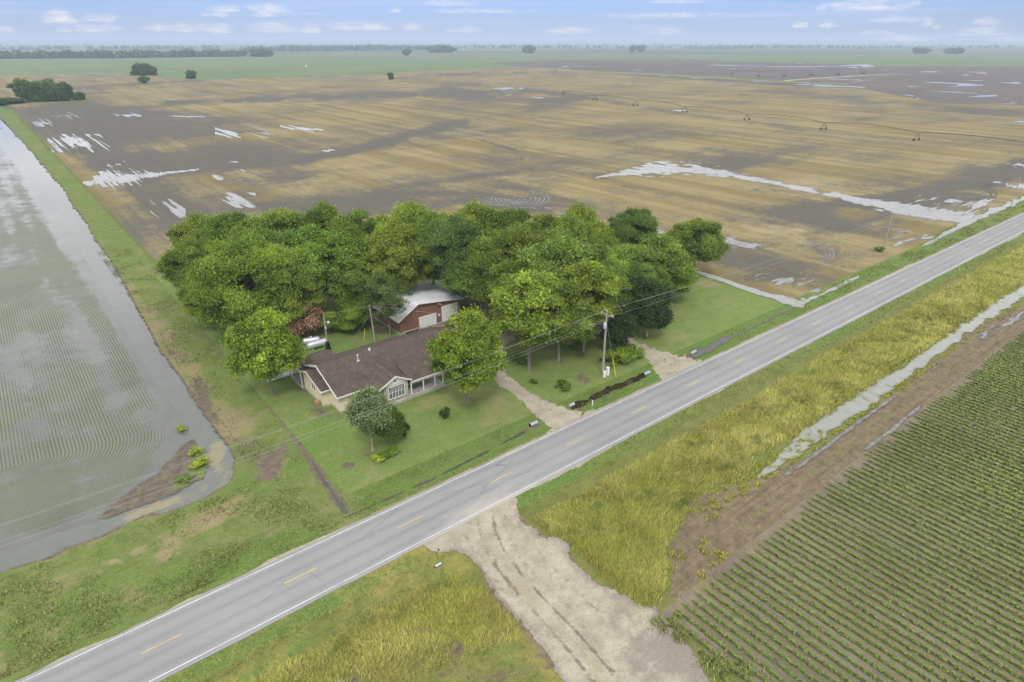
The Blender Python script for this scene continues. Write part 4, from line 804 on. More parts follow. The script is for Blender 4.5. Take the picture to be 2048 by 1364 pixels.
def crown(seed, H, R, base, n_clump, n_leaf, size, form='round', clump=.30, gap=.0):
    if form in ('round', 'egg') and n_leaf > 5000: n_clump = int(n_clump * 1.9); clump *= .78; n_leaf = int(n_leaf * 2.6); size *= .62
    """clumps of leaves spread over an uneven crown. returns V, F, tint, vary and the clump centres"""
    r = np.random.default_rng(seed); hc = (H + base) / 2; hz = (H - base) / 2; cen = []; tries = 0
    lob = r.uniform(0, 2 * PI, 4); la = r.uniform(.06, .17, 4)
    while len(cen) < n_clump and tries < 6000:
        tries += 1; d = r.normal(size=3); d /= np.linalg.norm(d); q = r.uniform(.35, 1.0) ** .55
        if form == 'round': rr = R * (1 + sum(la[i] * math.cos((i + 2) * math.atan2(d[1], d[0]) + lob[i]) for i in range(4)))
        elif form == 'egg': rr = R * (1 + sum(.6 * la[i] * math.cos((i + 2) * math.atan2(d[1], d[0]) + lob[i]) for i in range(4)))
        else: rr = R
        p = np.array([d[0] * rr * q, d[1] * rr * q, hc + d[2] * hz * q])
        if form == 'round' and p[2] < hc: p[2] = hc + (p[2] - hc) * .85; p[:2] *= 1 + .05 * (p[2] - hc) / hz
        if form == 'cone':
            t = (p[2] - base) / (H - base); p[:2] *= (1.25 - 1.0 * t) * 1.05
        if form == 'egg':
            t = (p[2] - base) / (H - base); p[:2] *= 1.08 - .62 * max(0, t - .42)
        mind = clump * R * (.75 if q > .7 else 1.0)
        if all(np.linalg.norm((p - c) * (1, 1, 1.1)) > mind * .78 for c, _ in cen): cen.append((p, q))
    Vs = []; Fs = []; T = []; Y = []; n = 0; per = max(8, n_leaf // max(1, len(cen)))
    for p, q in cen:
        rc = clump * R * r.uniform(.6, 1.55); m = int(per * r.uniform(.7, 1.3) * (rc / (clump * R)) ** 2)
        d = r.normal(size=(m, 3)); d /= np.linalg.norm(d, axis=1, keepdims=True)
        d[:, 2] = np.where((d[:, 2] < -.15) & (form != 'blob'), -d[:, 2] * r.uniform(-.5, 1, m), d[:, 2])
        rad = rc * r.uniform(.15, 1.0, (m, 1)) ** .45; C = p + d * rad * np.array([1, 1, .92])
        # twigs that poke out and break the outline
        sp = r.random(m) < .24; C[sp] += d[sp] * rc * r.uniform(.1, .6, (sp.sum(), 1))
        out = C - np.array([0, 0, hc - .25 * hz]); out /= (np.linalg.norm(out, axis=1, keepdims=True) + 1e-9)
        V, F = leaves(C, d * .55 + out * .55 + np.array([0, 0, .25]), size, r, .12)
        ct = r.normal(0, .12); T.append(np.clip(.5 + ct + r.normal(0, .20, m), 0, 1)); Y.append(np.clip(.5 + .5 * ct + r.normal(0, .22, m), 0, 1))
        Vs.append(V); Fs.append(F + n); n += len(V)
    return np.concatenate(Vs), np.concatenate(Fs), np.concatenate(T), np.concatenate(Y), cen
def trunk_mesh(seed, H, base, cen, r0, lean=.03, forks=9, k=7, tw=.5):
    r = np.random.default_rng(seed + 500); top = base + (H - base) * tw
    l = r.normal(0, lean, 2) * H
    ax = lambda t: np.array([l[0] * t * t, l[1] * t * t, top * t])
    P0 = [ax(t) + (np.append(r.normal(0, .02 * r0 * 6, 2), 0) if 0 < t < 1 else 0) for t in np.linspace(0, 1, 6)]
    parts = [tube([P0[0] - (0, 0, .15)] + P0, [r0 * 1.55, r0 * 1.2, r0 * .95, r0 * .85, r0 * .7, r0 * .5, r0 * .3], k)]
    pick = [c for c, q in cen]; r.shuffle(pick); pick = sorted(pick[:max(forks, 1) * 2], key=lambda c: -np.hypot(c[0], c[1]))[:forks]
    for c in pick:
        t = np.clip(c[2] / top * r.uniform(.45, .8), .35, .97); s = ax(t); mid = s * .45 + c * .55 + np.array([0, 0, -.04 * H]) + r.normal(0, .25, 3); rr = r0 * .36 * r.uniform(.8, 1.2)
        parts.append(tube([s, s * .75 + mid * .25, mid, c], [rr, rr * .85, rr * .55, rr * .18], 5))
        for _ in range(2):
            e = c + r.normal(0, .16 * H * .5, 3); parts.append(tube([mid, (mid + e) / 2 + r.normal(0, .15, 3), e], [rr * .4, rr * .28, rr * .1], 4))
    return join(parts)
PROTO = {}
def proto(key, seed, H, R, base, nc, nl, size, leafmat, barkmat, form='round', clump=.30, r0=.28, forks=10, tw=.55):
    V, F, T, Y, cen = crown(seed, H, R, base, nc, nl, size, form, clump)
    cm = np_mesh('crown', V, F, False, None, dict(tint=T, vary=Y)); cm.materials.append(M[leafmat])
    V, F = trunk_mesh(seed, H, base, cen, r0, forks=forks, tw=tw); tm = np_mesh('trunk', V, F, True); tm.materials.append(M[barkmat])
    PROTO[key] = (cm, tm, H, R)
# kinds of tree in the grove
proto('pecan_a', 1, 16, 6.0, 3.6, 46, 20000, .40, 'leaf', 'bark'); proto('pecan_b', 2, 17, 6.6, 4.0, 52, 22000, .42, 'leaf', 'bark', clump=.27)
proto('pecan_c', 3, 15, 5.4, 3.2, 40, 17000, .38, 'leaf', 'bark', clump=.33); proto('pecan_d', 4, 18, 6.0, 5.0, 48, 20000, .42, 'leaf', 'bark', clump=.30)
proto('pecan_e', 5, 16, 7.0, 3.4, 58, 24000, .42, 'leaf', 'bark', clump=.26)
proto('broad', 6, 18, 8.6, 2.6, 62, 40000, .42, 'leaf', 'bark', clump=.25, r0=.4, forks=14)
proto('front', 7, 14, 5.4, 3.8, 48, 10500, .46, 'leaf', 'bark', 'egg', clump=.27, r0=.24, forks=13)
proto('slim', 8, 16, 5.0, 5.2, 46, 8200, .46, 'leaf', 'bark', 'egg', clump=.28, r0=.22, forks=12)
proto('cedar', 9, 10, 3.6, 2.0, 40, 16000, .26, 'cedar', 'cedar_bark', 'cone', .34, .2, 8)
proto('dead', 10, 7, 2.8, .5, 30, 8000, .24, 'dead', 'bark', 'cone', .36, .14, 9)
proto('silver', 11, 8, 3.3, 3.4, 60, 14000, .22, 'silver', 'cedar_bark', 'blob', .32, .2, 6, .4)
proto('elm', 12, 12, 4.2, 3.0, 40, 5600, .28, 'elm', 'bark', 'round', .27, .17, 14)
proto('dark', 13, 18, 6.8, 6.6, 50, 24000, .40, 'elm', 'bark', 'round', .28, .34, 12)
proto('bushy', 14, 6, 3.2, .2, 24, 7000, .30, 'leaf', 'bark', 'round', .36, .1, 8)
proto('bush', 15, 2.2, 1.5, .05, 16, 2600, .20, 'leaf', 'bark', 'round', .42, .05, 6)
proto('farclump', 16, 12, 6.0, -1.5, 34, 3600, 1.0, 'leaf', 'bark', 'blob', .36, .3, 6); proto('farslim', 17, 12, 4.0, 2.5, 16, 1200, 1.0, 'leaf', 'bark', 'round', .36, .3, 6)
def tree(key, label, x, y, H=None, R=None, col=(1, 1, 1), name='tree', cat='tree', group=None, rot=None, z=0.0):
    cm, tm, h0, r0 = PROTO[key]; sz = (H or h0) / h0; sr = (R or r0 * sz) / r0
    e = thing(name, label, cat, (float(x), float(y), z), random.uniform(0, 2 * PI) if rot is None else rot, group)
    e.scale = (sr, sr, sz)
    a = bpy.data.objects.new('trunk', tm); COL.objects.link(a); a.parent = e
    b = bpy.data.objects.new('crown', cm); COL.objects.link(b); b.parent = e
    hv = random.Random(int(x * 31 + y * 17)); k1 = hv.uniform(.88, 1.18); b.color = (col[0] * k1 * hv.uniform(.94, 1.07), col[1] * k1, col[2] * k1 * hv.uniform(.85, 1.12), 1)
    return e
def at_top(px, py, h):
    x, y = P(px, py, h); return float(x), float(y)
G1 = 'trees of the pecan grove round the house'
# (kind, label, base pixel or None, top pixel, height, radius, colour)
BR = (1.30, 1.22, 1.1); MD = (1.0, 1.0, 1.0); DK = (.82, .86, .85); OL = (1.05, .97, 1.0); LI = (1.15, 1.1, 1.05)
def grove(kind, label, H, R, col, base=None, top=None):
    x, y = (float(v) for v in P(*base)) if base else at_top(top[0], top[1] + 4, H)
    return tree(kind, label, x, y, H, R, col, 'pecan_tree', 'tree', G1)
grove('front', 'light green pecan tree in the front lawn before the house porch', 13.7, 4.8, (1.22, 1.20, 1.0), (936, 810))
grove('front', 'light green tree at the house end nearest the canal, hiding the white shed', 13.0, 4.5, (1.22, 1.18, 1.0), (546, 790))
grove('slim', 'tall light green tree beside the gravel drive, left of the utility pole', 15.9, 5.3, (1.16, 1.12, 1.0), (1058, 742))
grove('slim', 'tall pecan tree with a bare grey trunk just behind the utility pole', 15.4, 4.8, LI, (1167, 705))
grove('pecan_c', 'pecan tree with a thick stump-like trunk between the drive and the utility pole', 13.0, 4.4, MD, (1117, 722))
grove('broad', 'huge round bright green pecan tree standing next to the ditch beside the canal', 17.2, 7.6, (1.22, 1.18, 1.1), None, (478, 482))
grove('broad', 'broad bright green pecan tree right behind the dead red cedar', 14.6, 6.0, (1.25, 1.2, 1.1), None, (556, 500))
grove('pecan_b', 'small crowned bright tree leaning over the ditch below the huge round pecan', 9.5, 4.0, (1.15, 1.12, 1.05), (425, 660))
grove('pecan_a', 'dull green pecan at the outer left corner of the grove, over the ditch', 13.0, 4.7, DK, None, (378, 482))
grove('pecan_b', 'dull green pecan at the back left corner of the grove', 14.0, 5.8, OL, None, (392, 436))
grove('pecan_d', 'greyish green pecan second along the back row from the canal end', 15.0, 5.8, DK, None, (450, 430))
grove('pecan_e', 'large dome shaped pale green pecan in the back row behind the two broad pecans', 17.0, 7.2, (1.0, .98, 1.05), None, (548, 414))
grove('pecan_a', 'pecan in the back row between the pale dome and the notch in the skyline', 16.5, 6.0, MD, None, (646, 416))
grove('pecan_c', 'lower pecan filling the notch of the back row skyline', 15.0, 5.4, MD, None, (714, 426))
grove('pecan_b', 'pecan in the back row right above the metal roofed barn', 17.5, 6.4, LI, None, (812, 413))
grove('pecan_e', 'wide pecan in the back row left of the muddy tractor rings', 17.0, 6.2, MD, None, (908, 418))
grove('pecan_a', 'bright topped pecan in the back row beneath the muddy tractor rings', 17.5, 6.0, LI, None, (962, 413))
grove('pecan_d', 'pecan in the back row right of the muddy tractor rings', 16.5, 5.8, MD, None, (1016, 422))
grove('pecan_c', 'low pecan in the back row before the thin strip of flood water', 15.0, 5.4, OL, None, (1082, 432))
grove('pecan_b', 'peaked pecan in the back row next to the dark round tree', 17.0, 5.8, LI, None, (1162, 420))
grove('dark', 'dark green round topped tree alone at the back right corner of the grove', 13.0, 5.2, (1.0, 1.12, .9), None, (1270, 421))
grove('pecan_e', 'detached round pecan at the right end of the grove by the silty ditch', 12.8, 5.6, LI, (1385, 552))
grove('pecan_b', 'pecan filling the grove between the broad pecans and the pale dome', 16.0, 6.0, DK, None, (520, 462))
grove('pecan_a', 'pecan in the second row above the gap of shaded lawn', 16.0, 6.0, (.95, 1.0, .95), None, (606, 462))
grove('pecan_d', 'pecan in the second row with its crown over the shaded lawn', 15.5, 6.0, (.92, .97, .95), None, (690, 462))
grove('pecan_c', 'leaning light topped tree over the yard behind the house', 13.0, 5.2, LI, None, (700, 496))
grove('pecan_b', 'second row pecan just left of the dark tree over the barn', 16.5, 6.0, LI, None, (790, 452))
grove('dark', 'big dark green tree overhanging the barn roof', 17.0, 5.6, (.85, .92, .8), (915, 618), None)
grove('pecan_e', 'second row pecan just right of the dark tree over the barn', 17.0, 6.4, MD, None, (998, 452))
grove('pecan_a', 'olive green pecan in the middle of the grove behind the drive', 15.4, 6.2, OL, None, (1062, 470))
grove('pecan_d', 'pale olive pecan in the middle of the grove, behind the tall drive tree', 17.5, 6.0, (1.1, 1.05, 1.1), None, (1108, 474))
grove('pecan_b', 'second row pecan under the peaked back row tree', 17.0, 6.0, MD, None, (1142, 448))
grove('pecan_e', 'wide pecan in the third row right of the tall bare trunked tree', 12.6, 5.8, LI, None, (1222, 476))
grove('pecan_a', 'pecan at the right side of the grove next to the detached round one', 12.4, 6.2, MD, None, (1314, 474))
grove('pecan_c', 'pecan hanging over the cedars beside the far drive', 9.6, 4.6, (.95, 1.0, .95), None, (1288, 530))
grove('pecan_d', 'upright pecan above the rounded cedar and the gravel mouth', 11.0, 5.0, MD, None, (1214, 528))
grove('pecan_a', 'dim pecan standing behind the light green drive tree', 13.0, 5.4, DK, None, (1030, 528))
grove('pecan_c', 'low right hand pecan whose skirt reaches the mown lawn', 7.6, 4.6, (1.02, 1.06, 1.0), None, (1340, 520))
grove('pecan_b', 'inner pecan hidden deep in the grove above the barn ridge', 16.0, 6.0, DK, None, (860, 440))
grove('pecan_d', 'inner pecan hidden deep in the grove left of the drive trees', 13.6, 6.0, DK, None, (960, 486))
tree('cedar', 'dark rounded cedar with a pale trunk on the lawn by the second drive', *(float(v) for v in P(1293, 673)), 10.2, 3.5, (1.1, 1.15, 1), 'cedar_tree', 'tree', 'dark cedars by the second drive')
tree('cedar', 'small dark cedar on a thin slanting pale trunk before the gravel mouth', *(float(v) for v in P(1232, 700)), 8.6, 2.9, (1.0, 1.1, 1), 'cedar_tree', 'tree', 'dark cedars by the second drive')
tree('cedar', 'dark cedar pressed under the pecans between the two other cedars', *(float(v) for v in P(1267, 650)), 9.5, 3.1, (.9, 1.0, 1), 'cedar_tree', 'tree', 'dark cedars by the second drive')
tree('dead', 'dead reddish brown cedar beside the propane tanks', *(float(v) for v in P(616, 672)), 6.6, 2.8, (1.15, 1.0, 1), 'dead_cedar', 'tree')
tree('silver', 'silvery grey green tree with a flared pale trunk in front of the house', *(float(v) for v in P(746, 902)), 7.9, 2.35, (1.3, 1.3, 1.25), 'ornamental_tree', 'tree')
tree('bushy', 'dark green bush merged into the right flank of the silvery front tree', *(float(v) for v in P(778, 886)), 5.0, 2.0, (.62, .66, .6), 'yard_bush', 'bush')
tree('elm', 'thin greyish elm standing before the barn gable', *(float(v) for v in P(781, 677)), 12.0, 3.5, (1.0, 1.0, 1.0), 'elm_tree', 'tree')
tree('bushy', 'rounded green bush tree left of the wooden pole behind the house', *(float(v) for v in P(702, 662)), 5.2, 3.2, (1.05, 1.05, 1), 'yard_bush', 'bush')
SH = 'small shrubs in the yard'
for lab, px, py, h, r, c in [('small dark shrub alone on the front lawn below the porch', 889, 836, 1.5, .55, (.5, .55, .5)), ('small dark cedar shrub at the foot of the silvery front tree', 809, 872, 2.0, .65, (.42, .46, .4)),
                             ('round dark shrub beside the bare dirt patch in the drive island', 1127, 777, .9, 1.05, (.75, .8, .7)), ('tiny shrub at the edge of the first gravel drive', 1068, 767, .6, .5, (.75, .8, .7)),
                             ('shrub by the drive under the light green drive tree', 1045, 726, 1.1, .9, (.8, .85, .8)), ('low shrub on the island lawn next to the thick trunk', 1030, 718, .9, .8, (.8, .85, .8)),
                             ('yellow green shrub at the end of the row beside the yellow guy guard', 1233, 728, 2.0, 1.7, (1.15, 1.15, .9)), ('green shrub in the row by the second gravel mouth', 1252, 718, 1.9, 1.6, (1.0, 1.05, 1)),
                             ('green shrub touching the second gravel drive', 1268, 713, 1.7, 1.4, (1.0, 1.08, 1)), ('leafy shrub at the root of the bare grey trunk behind the pole', 1148, 694, 1.8, 1.6, (.85, .9, .8)),
                             ('dark shrub under the pecans by the barn corner', 726, 640, 1.6, 1.2, (.6, .65, .6)), ('dark weedy bush at the foot of the roadside pole', 1757, 502, 1.0, .9, (.7, .85, .7)),
                             ('bright weed clump on the inner bank of the canal bend', 398, 930, .8, .9, (1.6, 1.4, 1.1)), ('yellow green weed clump above it on the mud point', 396, 908, .7, .7, (1.8, 1.5, 1.1)), ('dull weed clump at the tip of the mud bank', 366, 960, .5, .7, (1.0, 1.0, 1)),
                             ('weed tuft between the canal and the flooded rows', 364, 858, .4, .6, (1.5, 1.35, 1.1))]:
    tree('bush', lab, *(float(v) for v in P(px, py)), h, r, c, 'shrub', 'shrub', SH)
for i, (px, py) in enumerate([(757, 921), (766, 917), (774, 913), (782, 909), (789, 905)]):
    tree('bush', ['yellow green daylily clump, lowest of the flower row on the front lawn', 'daylily clump second from the yellow one in the flower row', 'daylily clump in the middle of the flower row', 'daylily clump next to the top of the flower row', 'daylily clump nearest the silvery tree in the flower row'][i], *(float(v) for v in P(px, py)), .7, .65, (1.9, 1.6, 1.2) if i == 0 else (.95, 1.0, .9), 'daylily', 'plant', 'daylilies in a row on the front lawn')
# trees out on the plain
FT = 'trees standing out on the plain'
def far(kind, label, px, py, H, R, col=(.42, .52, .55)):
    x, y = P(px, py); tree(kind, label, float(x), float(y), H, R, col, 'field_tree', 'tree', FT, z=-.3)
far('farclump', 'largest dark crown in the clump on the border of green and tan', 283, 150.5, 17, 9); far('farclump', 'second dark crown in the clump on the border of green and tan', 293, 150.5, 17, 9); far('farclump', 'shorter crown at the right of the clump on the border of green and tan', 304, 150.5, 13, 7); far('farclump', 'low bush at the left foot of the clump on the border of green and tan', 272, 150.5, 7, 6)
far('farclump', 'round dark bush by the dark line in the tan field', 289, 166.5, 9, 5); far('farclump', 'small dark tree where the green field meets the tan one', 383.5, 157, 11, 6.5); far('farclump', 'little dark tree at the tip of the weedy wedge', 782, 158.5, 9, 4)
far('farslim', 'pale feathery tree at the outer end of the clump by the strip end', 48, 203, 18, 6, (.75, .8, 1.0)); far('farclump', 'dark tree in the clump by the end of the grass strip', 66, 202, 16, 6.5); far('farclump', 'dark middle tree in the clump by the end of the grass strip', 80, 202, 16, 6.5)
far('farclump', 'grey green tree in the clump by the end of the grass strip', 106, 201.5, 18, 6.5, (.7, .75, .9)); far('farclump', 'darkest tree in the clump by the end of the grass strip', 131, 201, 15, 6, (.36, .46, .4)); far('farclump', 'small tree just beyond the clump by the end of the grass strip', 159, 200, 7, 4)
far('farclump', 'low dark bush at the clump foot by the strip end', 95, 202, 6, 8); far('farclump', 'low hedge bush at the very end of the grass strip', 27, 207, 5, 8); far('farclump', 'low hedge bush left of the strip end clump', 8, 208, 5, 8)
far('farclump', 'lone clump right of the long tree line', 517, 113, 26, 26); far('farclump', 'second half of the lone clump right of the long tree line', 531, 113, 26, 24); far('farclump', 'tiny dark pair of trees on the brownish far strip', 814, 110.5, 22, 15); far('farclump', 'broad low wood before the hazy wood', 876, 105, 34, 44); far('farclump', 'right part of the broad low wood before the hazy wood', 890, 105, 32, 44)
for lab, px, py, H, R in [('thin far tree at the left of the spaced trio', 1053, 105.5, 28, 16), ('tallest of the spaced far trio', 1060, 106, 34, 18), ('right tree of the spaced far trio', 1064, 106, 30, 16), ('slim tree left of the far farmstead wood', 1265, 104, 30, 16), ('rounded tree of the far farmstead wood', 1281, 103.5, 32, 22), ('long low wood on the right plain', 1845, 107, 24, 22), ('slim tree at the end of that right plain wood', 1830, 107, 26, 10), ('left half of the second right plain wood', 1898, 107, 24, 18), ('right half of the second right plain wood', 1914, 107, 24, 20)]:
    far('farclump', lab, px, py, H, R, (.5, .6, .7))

def treeline(name, label, pts, hmin, hmax, depth, n, seed, gap=.0, col=(.45, .55, .6)):
    """a far wood that reads as one mass"""
    r = np.random.default_rng(seed); Vs = []; Fs = []; T = []; k = 0
    px = np.array([p[0] for p in pts]); py = np.array([p[1] for p in pts])
    for i in range(n):
        t = r.random(); xx = np.interp(t, np.linspace(0, 1, len(px)), px); yy = np.interp(t, np.linspace(0, 1, len(py)), py)
        if vn(np.array([xx * .05]), np.array([seed * 1.7]), seed)[0] < gap: continue
        x, y = P(xx, yy); L = math.hypot(x, y); x, y = x * (1 + depth * r.random() / L), y * (1 + depth * r.random() / L)
        h = r.uniform(hmin, hmax) * (.75 + .5 * vn(np.array([xx * .08]), np.array([3.3]), seed)[0]); R = h * r.uniform(.4, .7)
        m = 26; d = r.normal(size=(m, 3)); d /= np.linalg.norm(d, axis=1, keepdims=True); C = np.array([x, y, h * .5]) + d * np.array([R, R, h * .5]) * r.uniform(.6, 1, (m, 1))
        V, F = leaves(C, d, h * .42, r); Vs.append(V); Fs.append(F + k); k += len(V); T.append(np.clip(.4 + r.normal(0, .2) + r.normal(0, .15, m), 0, 1))
    me = np_mesh(name, np.concatenate(Vs), np.concatenate(Fs), False, None, dict(tint=np.concatenate(T), vary=np.concatenate(T)))
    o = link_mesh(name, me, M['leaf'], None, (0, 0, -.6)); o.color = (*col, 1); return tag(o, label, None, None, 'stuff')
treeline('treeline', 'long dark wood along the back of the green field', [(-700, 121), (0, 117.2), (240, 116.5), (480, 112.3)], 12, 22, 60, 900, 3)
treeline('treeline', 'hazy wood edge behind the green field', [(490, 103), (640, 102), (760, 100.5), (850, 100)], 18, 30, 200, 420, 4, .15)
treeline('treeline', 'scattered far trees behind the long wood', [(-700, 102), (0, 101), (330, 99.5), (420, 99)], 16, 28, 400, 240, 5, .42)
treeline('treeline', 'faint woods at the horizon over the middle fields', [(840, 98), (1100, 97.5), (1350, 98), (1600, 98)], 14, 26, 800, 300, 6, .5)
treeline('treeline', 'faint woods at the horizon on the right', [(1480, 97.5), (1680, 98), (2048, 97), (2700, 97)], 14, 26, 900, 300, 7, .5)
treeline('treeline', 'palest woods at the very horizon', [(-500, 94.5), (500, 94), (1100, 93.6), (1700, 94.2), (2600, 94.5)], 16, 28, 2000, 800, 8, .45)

# ------------------------------------------------------------------ grass blades, weeds and crop leaves
def blades(name, label, mat, X, Y, H, Wd, T, lean=.5, leandir=None, seed=1):
    n = len(X); r = np.random.default_rng(seed); a = r.uniform(0, 2 * PI, n); b = r.uniform(0, 2 * PI, n) if leandir is None else leandir + r.normal(0, 1.1, n)
    B = np.stack([X, Y, np.zeros(n)], 1); s = np.stack([np.cos(a), np.sin(a), np.zeros(n)], 1) * (Wd / 2)[:, None]
    l = np.stack([np.cos(b), np.sin(b), np.zeros(n)], 1) * (H * lean * r.uniform(.3, 1.2, n))[:, None]
    tip = B + l + np.stack([np.zeros(n), np.zeros(n), H], 1); mid = B + l * .35 + np.stack([np.zeros(n), np.zeros(n), H * .62], 1)
    V = np.stack([B - s, B + s, mid + s * .8, tip, mid - s * .8], 1).reshape(-1, 3)
    F = (np.arange(n)[:, None] * 5 + np.array([[0, 1, 2, 4]])).reshape(-1, 4); F2 = (np.arange(n)[:, None] * 5 + np.array([[4, 2, 3, 3]]))
    tri = (np.arange(n)[:, None] * 5 + np.array([[4, 2, 3]]))
    me = bpy.data.meshes.new(name); allv = V.astype(np.float32)
    me.vertices.add(len(allv)); me.vertices.foreach_set('co', allv.ravel())
    loops = np.concatenate([F.ravel(), tri.ravel()]).astype(np.int32); me.loops.add(len(loops)); me.loops.foreach_set('vertex_index', loops)
    ls = np.concatenate([np.arange(n) * 4, 4 * n + np.arange(n) * 3]).astype(np.int32); lt = np.concatenate([np.full(n, 4), np.full(n, 3)]).astype(np.int32)
    me.polygons.add(2 * n); me.polygons.foreach_set('loop_start', ls); me.polygons.foreach_set('loop_total', lt)
    for nm, v in (('tint', T), ('vary', np.clip(r.normal(.5, .25, n), 0, 1))):
        at = me.attributes.new(nm, 'FLOAT', 'FACE'); at.data.foreach_set('value', np.concatenate([v, v]).astype(np.float32))
    me.update(calc_edges=True)
    return tag(link_mesh(name, me, mat), label, None, None, 'stuff')
M['straw_blade'] = m_leaf('tall_grass_blades', (0.38, 0.41, 0.072), (0.68, 0.62, 0.20), .25, True); M['green_blade'] = m_leaf('green_blades', (0.20, 0.265, 0.06), (0.44, 0.46, 0.17), .25, True)
M['soy'] = m_leaf('soy_leaves', (0.190, 0.262, 0.062), (0.345, 0.42, 0.115), .25, True)
def scatter(n, x0, x1, y0, y1, dens, r, falloff=True):
    """random points thinned by a density function and by distance"""
    u = r.random(n); X = (x0 + (x1 - x0) * u ** 1.7) if falloff else x0 + (x1 - x0) * u
    Y = r.uniform(y0, y1, n); k = r.random(n) < dens(X, Y); return X[k], Y[k]
def tall_grass():
    r = np.random.default_rng(91)
    Xa, Ya = scatter(620000, 34, 330, 22, 42, tall_density, r); Xb, Yb = scatter(150000, -6, 26, 22, 41, tall_density, r, False)
    X = np.concatenate([Xa, Xb]); Y = np.concatenate([Ya, Yb]); n = len(X)
    far = np.clip((X - 60) / 200, 0, 1); cl = fbm(X * .5, Y * .5, 95, 3); big = fbm(X * .09, Y * .12, 96, 3)
    H = (.22 + .55 * cl) * r.uniform(.6, 1.25, n) * (1 + .5 * far); Wd = r.uniform(.022, .055, n) * (1 + 3.2 * far)
    T = np.clip((big - .25) * 1.1 + (cl - .5) * .9 + r.normal(0, .18, n), 0, 1)
    blades('tall_grass', 'tall yellowing grass on the far verge between the road and the silty ditch', M['straw_blade'], X, Y, H, Wd, T, .75, .6 + 5.0 * (fbm(X * .16, Y * .16, 97, 2) - .5), 3)
tall_grass()
def verge_grass():
    r = np.random.default_rng(92)
    def d(X, Y):
        a = sst(Y, 41.2, 42.4) * sst(Y, 44.75, 44.3) * .9; PX, PY = PJ(X, Y)
        a = np.where(Y < 42, 1.0 * (X < 24) * (Y < 41) * (1 - tall_density(X, Y)) * .55, a); return a * (1 - sst(poly_sd(PX, PY, GRC), -6, 2))
    X, Y = scatter(90000, -8, 200, 16, 44.8, d, r); n = len(X); cl = fbm(X * .6, Y * .6, 98, 3)
    blades('weeds', 'low weeds and grass on the far side verge', M['green_blade'], X, Y, (.08 + .22 * cl) * r.uniform(.6, 1.3, n), r.uniform(.04, .09, n) * (1 + X / 120).clip(1, 3), np.clip(fbm(X * .1, Y * .2, 99, 3) + r.normal(0, .2, n), 0, 1), .5, None, 4)
    def d2(X, Y): return np.where((Y > 52.3) & (Y < 56.8), .6, 0) * sst(fbm(X * .3, Y * .5, 100, 3), .42, .62) * (np.abs(X - 49) > 5.5) * (np.abs(X - 86) > 7)
    X, Y = scatter(70000, -10, 330, 52, 57, d2, r); n = len(X); cl = fbm(X * .6, Y * .6, 98, 3)
    blades('verge_tufts', 'grass tufts along the house side verge', M['green_blade'], X, Y, (.06 + .17 * cl) * r.uniform(.6, 1.3, n) * np.where(X > 118, 1.5, 1), r.uniform(.04, .09, n) * (1 + X / 120).clip(1, 3), np.clip(.2 + fbm(X * .1, Y * .2, 101, 3) * .8 + r.normal(0, .2, n) - .2, 0, 1), .5, None, 5)
    def d3(X, Y):
        dd, _ = seg_dist(X, Y, DITCH_X); return sst(fbm(X * .25, Y * .25, 102, 3), .44, .66) * (dd > 1.0) * ((X < 21.5) & ((Y < 66) | (X > 14.6))) * .9
    X = r.uniform(-24, 21.5, 150000); Y = 53 + 130 * r.random(150000) ** 1.5; k = r.random(150000) < d3(X, Y); X, Y = X[k], Y[k]; n = len(X); cl = fbm(X * .8, Y * .8, 103, 3)
    blades('bank_tufts', 'grass tufts on the bank between the canal and the lot', M['green_blade'], X, Y, (.06 + .28 * cl ** 1.5) * r.uniform(.6, 1.3, n), r.uniform(.05, .10, n) * (1 + Y / 160).clip(1, 2.2), np.clip(fbm(X * .15, Y * .15, 104, 3) + r.normal(0, .2, n) - .15, 0, 1), .5, None, 6)
    # yellow green weeds along the silty ditch and ragged grass at the gravel
    cx, cy = [], []
    for a, b, y0, y1, nn in [(50, 76, 28.6, 31.6, 70), (70, 160, 31.3, 32.6, 160), (70, 150, 28.2, 29.0, 60), (38, 47, 24, 30, 16)]:
        cx.append(r.uniform(a, b, nn)); cy.append(r.uniform(y0, y1, nn))
    cx = np.concatenate(cx); cy = np.concatenate(cy); per = 60
    X = np.repeat(cx, per) + r.normal(0, .28, len(cx) * per); Y = np.repeat(cy, per) + r.normal(0, .2, len(cx) * per); n = len(X)
    blades('ditch_weeds', 'bright yellow green weeds dotted along the silty ditch', M['weed'], X, Y, r.uniform(.08, .28, n), r.uniform(.06, .13, n), np.clip(r.normal(.75, .25, n), 0, 1), .8, None, 7)
    # the weedy edge where soybean rows meet the gravel, the tufts on the gravel itself
    X = np.concatenate([r.normal(36.2, .7, 9000), r.normal(36.6, .5, 5000)]); Y = np.concatenate([r.uniform(11, 24, 9000), r.uniform(12, 15, 5000)]); k = fbm(X * .7, Y * .7, 105, 3) > .5; X, Y = X[k], Y[k]; n = len(X)
    blades('row_end_grass', 'green grass between the gravel drive and the first soybean row', M['green_blade'], X, Y, r.uniform(.15, .55, n), r.uniform(.04, .09, n), np.clip(r.normal(.65, .2, n), 0, 1), .6, None, 8)
verge_grass()
